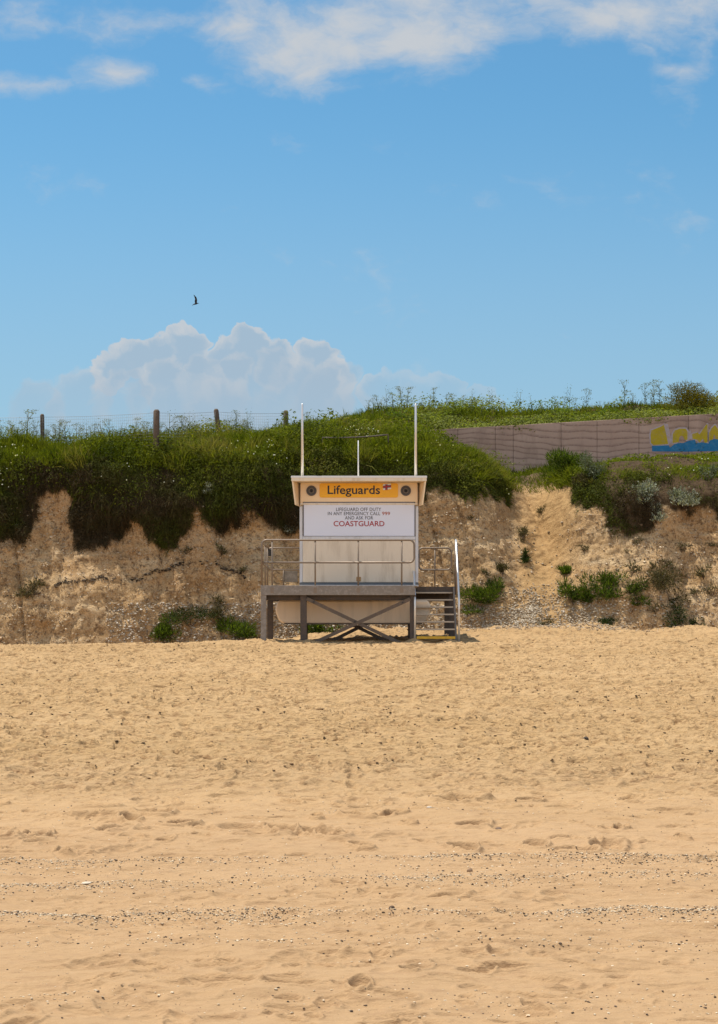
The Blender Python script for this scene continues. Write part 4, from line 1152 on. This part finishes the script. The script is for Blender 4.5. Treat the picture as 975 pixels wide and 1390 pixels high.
# loudspeakers
for px in (423, 551):
    cx, cz, Y = wx(px, 46), wz(666.3, 46), HYF-.03
    mb = MB()
    def ring(mb, r0, r1, y0, y1, k=28):
        for a, b in (((r1, y1), (r1, y0)), ((r1, y0), (r0, y0)), ((r0, y0), (r0, y1))):
            A = [mb.bm.verts.new((cx+a[0]*math.cos(i*2*math.pi/k), a[1], cz+a[0]*math.sin(i*2*math.pi/k))) for i in range(k)]
            B = [mb.bm.verts.new((cx+b[0]*math.cos(i*2*math.pi/k), b[1], cz+b[0]*math.sin(i*2*math.pi/k))) for i in range(k)]
            for i in range(k): mb.bm.faces.new([A[i], A[(i+1) % k], B[(i+1) % k], B[i]])
    def disc(mb, r, y, k=28): mb.bm.faces.new([mb.bm.verts.new((cx+r*math.cos(i*2*math.pi/k), y, cz+r*math.sin(i*2*math.pi/k))) for i in range(k)])
    ring(mb, .095, .128, Y-.025, Y); disc(mb, .096, Y-.004)
    sp = mb.build('loudspeaker', SPK, T)
    mb = MB()
    mb.tube([(cx+.06*math.cos(i*math.pi/12), Y-.018, cz+.06*math.sin(i*math.pi/12)) for i in range(24)], .012, 6, closed=True)
    mb.build('cone_ring', paint('speaker_ring', (.20, .17, .14), .5), sp)
    mb = MB(); bmesh.ops.create_uvsphere(mb.bm, u_segments=14, v_segments=8, radius=.03, matrix=Matrix.Translation((cx, Y-.012, cz))); mb.build('dust_cap', BLACK, sp)
# notice board
nx0, nx1, nz0, nz1 = wx(411.5, 46), wx(563.8, 46), wz(727.6, 46), wz(681.5, 46)
mb = MB(); mb.box(nx0, nx1, HYF-.034, HYF+.018, nz0, nz1); nb_ = mb.build('notice_board', BOARD, T, bevel=.003)
mb = MB()
t = .018
mb.box(nx0, nx1, HYF-.045, HYF-.0345, nz1-t, nz1); mb.box(nx0, nx0+t, HYF-.045, HYF-.0345, nz0, nz1-t-.001); mb.box(nx1-t, nx1, HYF-.045, HYF-.0345, nz0, nz1-t-.001)
mb.build('board_frame', DARKST, nb_)
YT = HYF-.037
text('lettering', 'LIFEGUARD OFF DUTY', INK, wx(456.5, 46), wx(517.5, 46), wz(693.7, 46), .083, YT, nb_, 1.04, .0)
text('lettering', 'IN ANY EMERGENCY CALL', INK, wx(445.2, 46), wx(516.3, 46), wz(699.4, 46), .083, YT, nb_, 1.04, .0)
text('lettering', '999', RUST, wx(518.8, 46), wx(529.6, 46), wz(699.4, 46), .083, YT, nb_, 1.0, .012)
text('lettering', 'AND ASK FOR', INK, wx(468.5, 46), wx(506.6, 46), wz(705.2, 46), .083, YT, nb_, 1.04, .0)
text('lettering', 'COASTGUARD', RED, wx(453, 46), wx(522, 46), wz(714.3, 46), .128, YT, nb_, 1.0, .012)
# flagpoles and aerial
for px in (410.5, 564.5):
    X = wx(px, 45.75); zt = wz(548, 45.75)
    mb = MB(); mb.tube([(X, 45.75, 4.06), (X, 45.75, zt-.02), (X, 45.75, zt)], .034, 10, taper=[1, .8, .5])
    fp_ = mb.build('flagpole', BRIGHT, T)
    mb = MB(); mb.box(X-.05, X+.05, 45.70, 45.80, 4.068, 4.085); mb.build('base_plate', STEEL, fp_)
mb = MB(); X = wx(486.5, 46.9); mb.tube([(X, 46.9, 4.06), (X, 46.9, wz(598, 46.9))], .016, 8, taper=[1.2, .7]); mb.build('aerial', WHITE, T)
# guard rails
def arc(cx, cz, r, a0, a1, Y, k=6):
    return [(cx+r*math.cos(math.radians(a0+(a1-a0)*i/k)), Y, cz+r*math.sin(math.radians(a0+(a1-a0)*i/k))) for i in range(k+1)]
RR = .024
zt, zm = wz(733, FY), wz(763.5, FY)
Y = FY+.03
xl, xr = wx(355.5, FY), wx(562.5, FY)
mb = MB()
mb.tube([(xl, Y, DT)] + arc(xl+.12, zt-.12, .12, 180, 90, Y) + arc(xr-.12, zt-.12, .12, 90, 0, Y) + arc(xr-.12, zm+.12, .12, 0, -90, Y) + [(xl+.02, Y, zm)], RR, 10)
g1 = mb.build('guard_rail', STEEL, T)
for px in (369.5, 428, 486.5, 545.5):
    X = wx(px, FY); mb = MB(); mb.tube([(X, Y+.012, 1.18), (X, Y+.012, zt)], .02, 8); mb.box(X-.04, X+.04, Y-.032, Y-.008, 1.20, 1.33); mb.build('rail_post', STEEL, g1)
# left side return
mb = MB(); X = xl
yb = 48.45; zbt, zbm = wz(744, yb), wz(773.5, yb)
mb.tube([(X, Y+.02, zt-.06), (X, Y+.3, zt-.06), (X, yb-.2, zbt+.02), (X, yb, zbt-.05)], RR, 8)
mb.tube([(X, Y+.02, zm), (X, yb, zbm+.02)], RR, 8)
g2 = mb.build('guard_rail', STEEL, T)
for y_ in (46.7, 47.8):
    mb = MB(); mb.tube([(X, y_, DT), (X, y_, zt-.07)], .02, 8); mb.build('rail_post', STEEL, g2)
# back rails
x0, x1 = wx(363, yb), -1.2
mb = MB(); mb.tube([(x1, yb, zbt)] + arc(x0+.12, zbt-.12, .12, 90, 180, yb) + arc(x0+.12, zbm+.12, .12, 180, 270, yb) + [(x1, yb, zbm)], RR, 10); g3 = mb.build('guard_rail', STEEL, T)
mb = MB(); X = wx(385, yb); mb.tube([(X, yb, DT), (X, yb, zbm)], .02, 8); mb.build('rail_post', STEEL, g3)
mb = MB(); mb.box(wx(386, yb), wx(404, yb), yb+.03, yb+.05, wz(790, yb), zbm-.03); mb.build('infill_panel', FRAME, g3, bevel=.004)
mb = MB(); mb.box(wx(364, yb), wx(369, yb), yb-.12, yb-.03, wz(755, yb), wz(746, yb), .01); mb.build('rail_box', BLACK, g3)
x0, x1 = wx(569, yb), wx(613, yb)
loop = arc(x1-.12, zbt-.12, .12, 90, 0, yb) + arc(x1-.12, zbm+.12, .12, 0, -90, yb) + arc(x0+.1, zbm+.1, .1, 270, 180, yb) + arc(x0+.1, zbt-.1, .1, 180, 90, yb)
mb = MB(); mb.tube(loop, RR, 10, closed=True); g4 = mb.build('guard_rail', STEEL, T)
mb = MB(); X = wx(590.5, yb); mb.tube([(X, yb+.01, DT), (X, yb+.01, zbt)], .02, 8); mb.build('rail_post', STEEL, g4)
# steps: seven treads climbing away from the camera
SY0, SY1 = 45.02, 46.42
sxl, sxr = wx(565.5, 45.3), wx(617.5, 45.3)
for i in range(7):
    f = i/6
    y_ = SY0 + f*(SY1-SY0); z_ = wz(864.5, SY0)*(1-f) + 1.225*f
    mb = MB(); mb.box(sxl, sxr, y_, y_+.20, z_-.022 if i else z_-.05, z_+.012)
    trd = mb.build('stair_tread', YELLOWP if i == 0 else TREAD, T, bevel=.003)
    if i:
        mb = MB(); mb.box(sxl+.002, sxr-.002, y_-.012, y_-.001, z_-.016, z_+.018); mb.build('nosing', NOSE, trd)
for s, xx, mt in ((-1, sxl-.035, BRIGHT), (1, sxr+.030, BRIGHT)):
    mb = MB()
    mb.hexa([(xx-.022, SY0-.05, -.15), (xx+.022, SY0-.05, -.15), (xx+.022, SY0+.20, -.15), (xx-.022, SY0+.20, -.15),
             (xx-.022, SY1-.05, 1.36), (xx+.022, SY1-.05, 1.36), (xx+.022, SY1+.06, 1.36), (xx-.022, SY1+.06, 1.36)])
    mb.build('stair_stringer', STEEL, T, bevel=.004)
    zt2 = wz(733, 46.5) if s > 0 else wz(757, 46.5)
    xh = xx + (.06 if s > 0 else -.01)
    zl = wz(818, SY0)
    mb = MB()
    mb.tube([(xh, SY0+.05, -.1), (xh, SY0+.03, zl-.2), (xh, SY0, zl-.03), (xh, SY0+.05, zl+.1), (xh, SY1-.1, zt2-.12), (xh, SY1+.05, zt2-.02), (xh, SY1+.15, zt2)], .026, 10)
    hr = mb.build('stair_handrail', BRIGHT, T)
    mb = MB(); mb.tube([(xh, SY1+.16, DT-.2), (xh, SY1+.16, zt2)], .034, 10); mb.build('rail_post', STEEL, hr)
rebase(T)

# ------------------------------------------------------------------ bird
def bird():
    Y = 72.0; c = Vector((wx(266, Y), Y, wz(412.5, Y)))
    k = Y/F/19.5            # zoom pixels to metres
    bm = bmesh.new()
    # body: lofted rings along the flight line (beak to the right)
    prof = [(610, 438, .02), (590, 438, .10), (572, 440, .18), (545, 447, .30), (515, 455, .34), (485, 460, .30), (455, 472, .20), (435, 488, .12), (412, 497, .03)]
    rings = []
    for u, v, r in prof:
        q = Vector(((u-520)*k, 0, -(v-455)*k)); rr = r*60*k
        rings.append([bm.verts.new(q + Vector((0, rr*math.cos(a*math.pi/4)*(1.6 if u < 440 else 1), rr*math.sin(a*math.pi/4)))) for a in range(8)])
    for A, B in zip(rings[:-1], rings[1:]):
        for i in range(8): bm.faces.new([A[i], A[(i+1) % 8], B[(i+1) % 8], B[i]])
    bm.faces.new(rings[0]); bm.faces.new(rings[-1])
    # two raised wings, nearly overlapping from this side
    for yy, ln in ((-1, 1.0), (1, .9)):
        W = [((500, 450), (552, 447)), ((492, 390), (548, 385)), ((505, 335), (552, 325)), ((500, 300), (540, 290)), ((480, 262), (515, 268)), ((472, 235), (488, 240))]
        up, dn = [], []
        for i, (a, b) in enumerate(W):
            t = i/5
            yo = yy*(8+ 120*t*ln)*k
            for q, lst, o in ((a, up, 1), (b, dn, 1)):
                lst.append((bm.verts.new(((q[0]-520)*k, yo, -(q[1]*1.0-455)*k*ln)), bm.verts.new(((q[0]-520)*k, yo + 6*k*(1-t)+1.5*k, -(q[1]-455)*k*ln))))
        for i in range(5):
            for j in (0, 1): bm.faces.new([up[i][j], dn[i][j], dn[i+1][j], up[i+1][j]])
            bm.faces.new([up[i][0], up[i+1][0], up[i+1][1], up[i][1]]); bm.faces.new([dn[i][0], dn[i+1][0], dn[i+1][1], dn[i][1]])
    bmesh.ops.recalc_face_normals(bm, faces=bm.faces)
    me = bpy.data.meshes.new('bird'); bm.to_mesh(me); bm.free()
    o = link('bird', me, BIRDM); o.location = c
    tag(o, 'small dark bird flying with raised wings in the blue sky', 'bird')
bird()

# ------------------------------------------------------------------ sky, sun, camera
SUN = Vector((-0.30, 0.17, 0.92)).normalized()
w = bpy.data.worlds.new('World'); scene.world = w; w.use_nodes = True
nt = w.node_tree; nt.nodes.clear()
out = nt.nodes.new('ShaderNodeOutputWorld'); bg = nt.nodes.new('ShaderNodeBackground'); nt.links.new(bg.outputs[0], out.inputs[0])
sky = N(nt, 'TexSky', sky_type='NISHITA', sun_disc=False, sun_elevation=math.asin(SUN.z), sun_rotation=math.atan2(SUN.x, SUN.y), altitude=0, air_density=1.0, dust_density=0.6, ozone_density=2.0)
tc = N(nt, 'TexCoord'); sp = N(nt, 'SeparateXYZ', ins={0: tc.outputs['Generated']})
yy = math_(nt, 'MAXIMUM', sp.outputs[1], 0.05)
az, el = math_(nt, 'DIVIDE', sp.outputs[0], yy), math_(nt, 'DIVIDE', sp.outputs[2], yy)
front = math_(nt, 'GREATER_THAN', sp.outputs[1], 0.05)
pos = N(nt, 'CombineXYZ', ins={0: az, 1: el, 2: 0.0})
def dpx(px, py): return ((px-CX)/F, (HY-py)/F)
# heaped cumulus low on the left: round heads ruffled by noise
def warped(src, amt, scale, det):
    n_ = N(nt, 'TexNoise', ins={'Vector': src, 'Scale': scale, 'Detail': det, 'Roughness': 0.6})
    o_ = N(nt, 'VectorMath', operation='SUBTRACT', ins={0: n_.outputs['Color'], 1: (.5, .5, .5)})
    m_ = N(nt, 'VectorMath', operation='MULTIPLY', ins={0: o_.outputs[0], 1: (amt, amt, 0)})
    return N(nt, 'VectorMath', operation='ADD', ins={0: src, 1: m_.outputs[0]}).outputs[0]
wp = warped(warped(pos.outputs[0], 0.020, 38.0, 3.0), 0.010, 110.0, 5.0)
layers = [
    [(178, 486, 32), (212, 484, 26), (250, 474, 32), (340, 472, 32), (308, 484, 26), (375, 484, 26), (428, 488, 30), (250, 520, 60), (345, 520, 70), (430, 530, 54), (148, 510, 30), (520, 536, 34), (605, 534, 34), (565, 552, 46), (655, 560, 40)],
    [(276, 505, 28), (225, 512, 30), (318, 505, 26), (290, 545, 52), (372, 498, 30), (465, 512, 28), (440, 545, 48), (215, 550, 46), (110, 545, 46), (545, 560, 40)],
    [(400, 512, 36), (440, 522, 30), (395, 560, 60), (160, 540, 40), (185, 530, 28), (50, 562, 46), (300, 580, 66), (480, 565, 42)]]
def puff_field(v, puffs):
    acc = None
    for px, py, r in puffs:
        c = dpx(px, py)
        d = N(nt, 'VectorMath', operation='DISTANCE', ins={0: v, 1: (c[0], c[1], 0)})
        t = N(nt, 'MapRange', ins={0: d.outputs['Value'], 1: 0.0, 2: r/F, 3: 1.0, 4: 0.0}); t.clamp = False
        if acc is None: acc = t.outputs[0]
        else:
            acc = math_(nt, 'SMOOTH_MAX', acc, t.outputs[0]); acc.node.inputs[2].default_value = 0.10
    return acc
nz = N(nt, 'TexNoise', ins={'Vector': wp, 'Scale': 45.0, 'Detail': 5.0, 'Roughness': 0.6})
cum_layers = []
for i, lay in enumerate(layers):
    acc = puff_field(wp, lay)
    cov = N(nt, 'MapRange', interpolation_type='SMOOTHSTEP', ins={0: acc, 1: -0.03, 2: (0.07, 0.22, 0.22)[i], 3: 0.0, 4: 1.0}).outputs[0]
    core = N(nt, 'MapRange', interpolation_type='SMOOTHSTEP', ins={0: math_(nt, 'ADD', acc, math_(nt, 'MULTIPLY', math_(nt, 'SUBTRACT', nz.outputs[0], 0.5), 1.3)), 1: -0.1, 2: 0.50, 3: 0.0, 4: 1.0}).outputs[0]
    cum_layers.append((cov, core))
# the heads stand out, their feet sink into the haze
foot = N(nt, 'MapRange', interpolation_type='SMOOTHSTEP', ins={0: el, 1: (HY-560)/F, 2: (HY-490)/F, 3: 0.25, 4: 1.0}).outputs[0]
faint = N(nt, 'MapRange', interpolation_type='SMOOTHSTEP', ins={0: az, 1: (455-CX)/F, 2: (540-CX)/F, 3: 1.0, 4: 0.45}).outputs[0]
fade = math_(nt, 'MULTIPLY', math_(nt, 'MULTIPLY_ADD', foot, 0.4), faint); fade.node.inputs[0].links[0].from_node.inputs[2].default_value = 0.6
# veil of cloud along the top
st = N(nt, 'Mapping', ins={'Vector': pos.outputs[0], 'Scale': (0.6, 1.0, 1.0), 'Location': (0.13, 0.0, 0)})
wv_ = warped(st.outputs[0], 0.03, 22.0, 5.0)
v1 = N(nt, 'TexNoise', ins={'Vector': wv_, 'Scale': 24.0, 'Detail': 10.0, 'Roughness': 0.6})
veil = None
for px, py, rx, ry in ((600, -40, 470, 110), (430, 50, 190, 76), (200, 34, 170, 36), (300, 40, 120, 34), (160, 98, 100, 30), (40, 115, 120, 20), (265, 108, 40, 16), (560, 50, 130, 50), (880, 15, 220, 56), (925, 95, 50, 14)):
    c = dpx(px, py)
    q = N(nt, 'Mapping', ins={'Vector': pos.outputs[0], 'Location': (-c[0]*F/rx, -c[1]*F/ry, 0), 'Scale': (F/rx, F/ry, 1)})
    L_ = N(nt, 'VectorMath', operation='LENGTH', ins={0: q.outputs[0]})
    t = N(nt, 'MapRange', ins={0: L_.outputs['Value'], 1: 0.0, 2: 1.6, 3: 1.05 if ry > 33 else (0.85 if px < 500 else 0.62), 4: 0.0}).outputs[0]
    if veil is None: veil = t
    else:
        veil = math_(nt, 'SMOOTH_MAX', veil, t); veil.node.inputs[2].default_value = 0.15
veil = math_(nt, 'ADD', veil, math_(nt, 'MULTIPLY', math_(nt, 'SUBTRACT', v1.outputs[0], 0.5), 2.6))
veil = N(nt, 'MapRange', interpolation_type='SMOOTHSTEP', ins={0: veil, 1: 0.29, 2: 1.2, 3: 0.0, 4: 0.95}).outputs[0]
SKYS = 0.11
tint = mixc(nt, 1.0, sky.outputs[0], (0.555, 0.955, 1.05), 'MULTIPLY')
hz = N(nt, 'MapRange', interpolation_type='SMOOTHSTEP', ins={0: el, 1: 0.06, 2: 0.30, 3: 0.6, 4: 0.0}).outputs[0]
k = 1/SKYS
base = mixc(nt, hz, tint, tuple(c*k for c in (0.345, 0.45, 0.58)))
c1 = base
for i, (cov, core) in enumerate(cum_layers):
    rimc = mixc(nt, foot, tuple(c*k for c in (0.375, 0.455, 0.54)), tuple(c*k for c in (0.53, 0.55, 0.575)))
    ccol = mixc(nt, core, rimc, tuple(c*k for c in (0.34, 0.445, 0.55)))
    c1 = mixc(nt, math_(nt, 'MULTIPLY', math_(nt, 'MULTIPLY', math_(nt, 'MULTIPLY', cov, fade), front), (0.88, 0.6, 0.6)[i]), c1, ccol)
c2 = mixc(nt, math_(nt, 'MULTIPLY', veil, front), c1, tuple(c*k for c in (0.52, 0.545, 0.575)))
# unseen bright cloud added behind the camera to fill the shaded front faces
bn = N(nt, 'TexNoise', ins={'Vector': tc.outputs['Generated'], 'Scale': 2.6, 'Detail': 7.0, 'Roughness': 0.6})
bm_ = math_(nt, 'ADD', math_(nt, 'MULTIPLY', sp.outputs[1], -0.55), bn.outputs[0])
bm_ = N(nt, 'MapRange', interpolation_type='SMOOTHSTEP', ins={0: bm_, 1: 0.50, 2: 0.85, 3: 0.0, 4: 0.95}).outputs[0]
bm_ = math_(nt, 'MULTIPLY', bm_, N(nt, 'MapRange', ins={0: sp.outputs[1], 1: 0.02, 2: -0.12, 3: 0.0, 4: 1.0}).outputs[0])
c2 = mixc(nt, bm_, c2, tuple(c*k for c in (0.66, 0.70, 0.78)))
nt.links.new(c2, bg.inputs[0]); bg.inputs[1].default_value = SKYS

sl = bpy.data.lights.new('sun', 'SUN'); sl.energy = 4.9; sl.angle = math.radians(0.5); sl.color = (1.0, 0.93, 0.82)
so = bpy.data.objects.new('sun', sl); COL.objects.link(so); so.rotation_euler = SUN.to_track_quat('Z', 'Y').to_euler(); so.location = (-10, 40, 40)

cam = bpy.data.cameras.new('camera'); co = bpy.data.objects.new('camera', cam); COL.objects.link(co)
co.location = (0, 0, EYE); co.rotation_euler = (math.pi/2, 0, 0)
cam.sensor_fit = 'VERTICAL'; cam.sensor_height = 24.0; cam.lens = F/1390*24.0
cam.shift_y = (HY-695)/1390
cam.clip_start = 0.1; cam.clip_end = 3000
scene.camera = co

scene.render.engine = 'CYCLES'
vs = scene.view_settings
vs.view_transform = 'Standard'; vs.look = 'None'; vs.gamma = 1; vs.exposure = 0.15; vs.use_curve_mapping = False
cy = scene.cycles
cy.max_bounces = 6; cy.diffuse_bounces = 3; cy.glossy_bounces = 2; cy.transmission_bounces = 3; cy.transparent_max_bounces = 4
cy.caustics_reflective = False; cy.caustics_refractive = False
cy.use_denoising = True
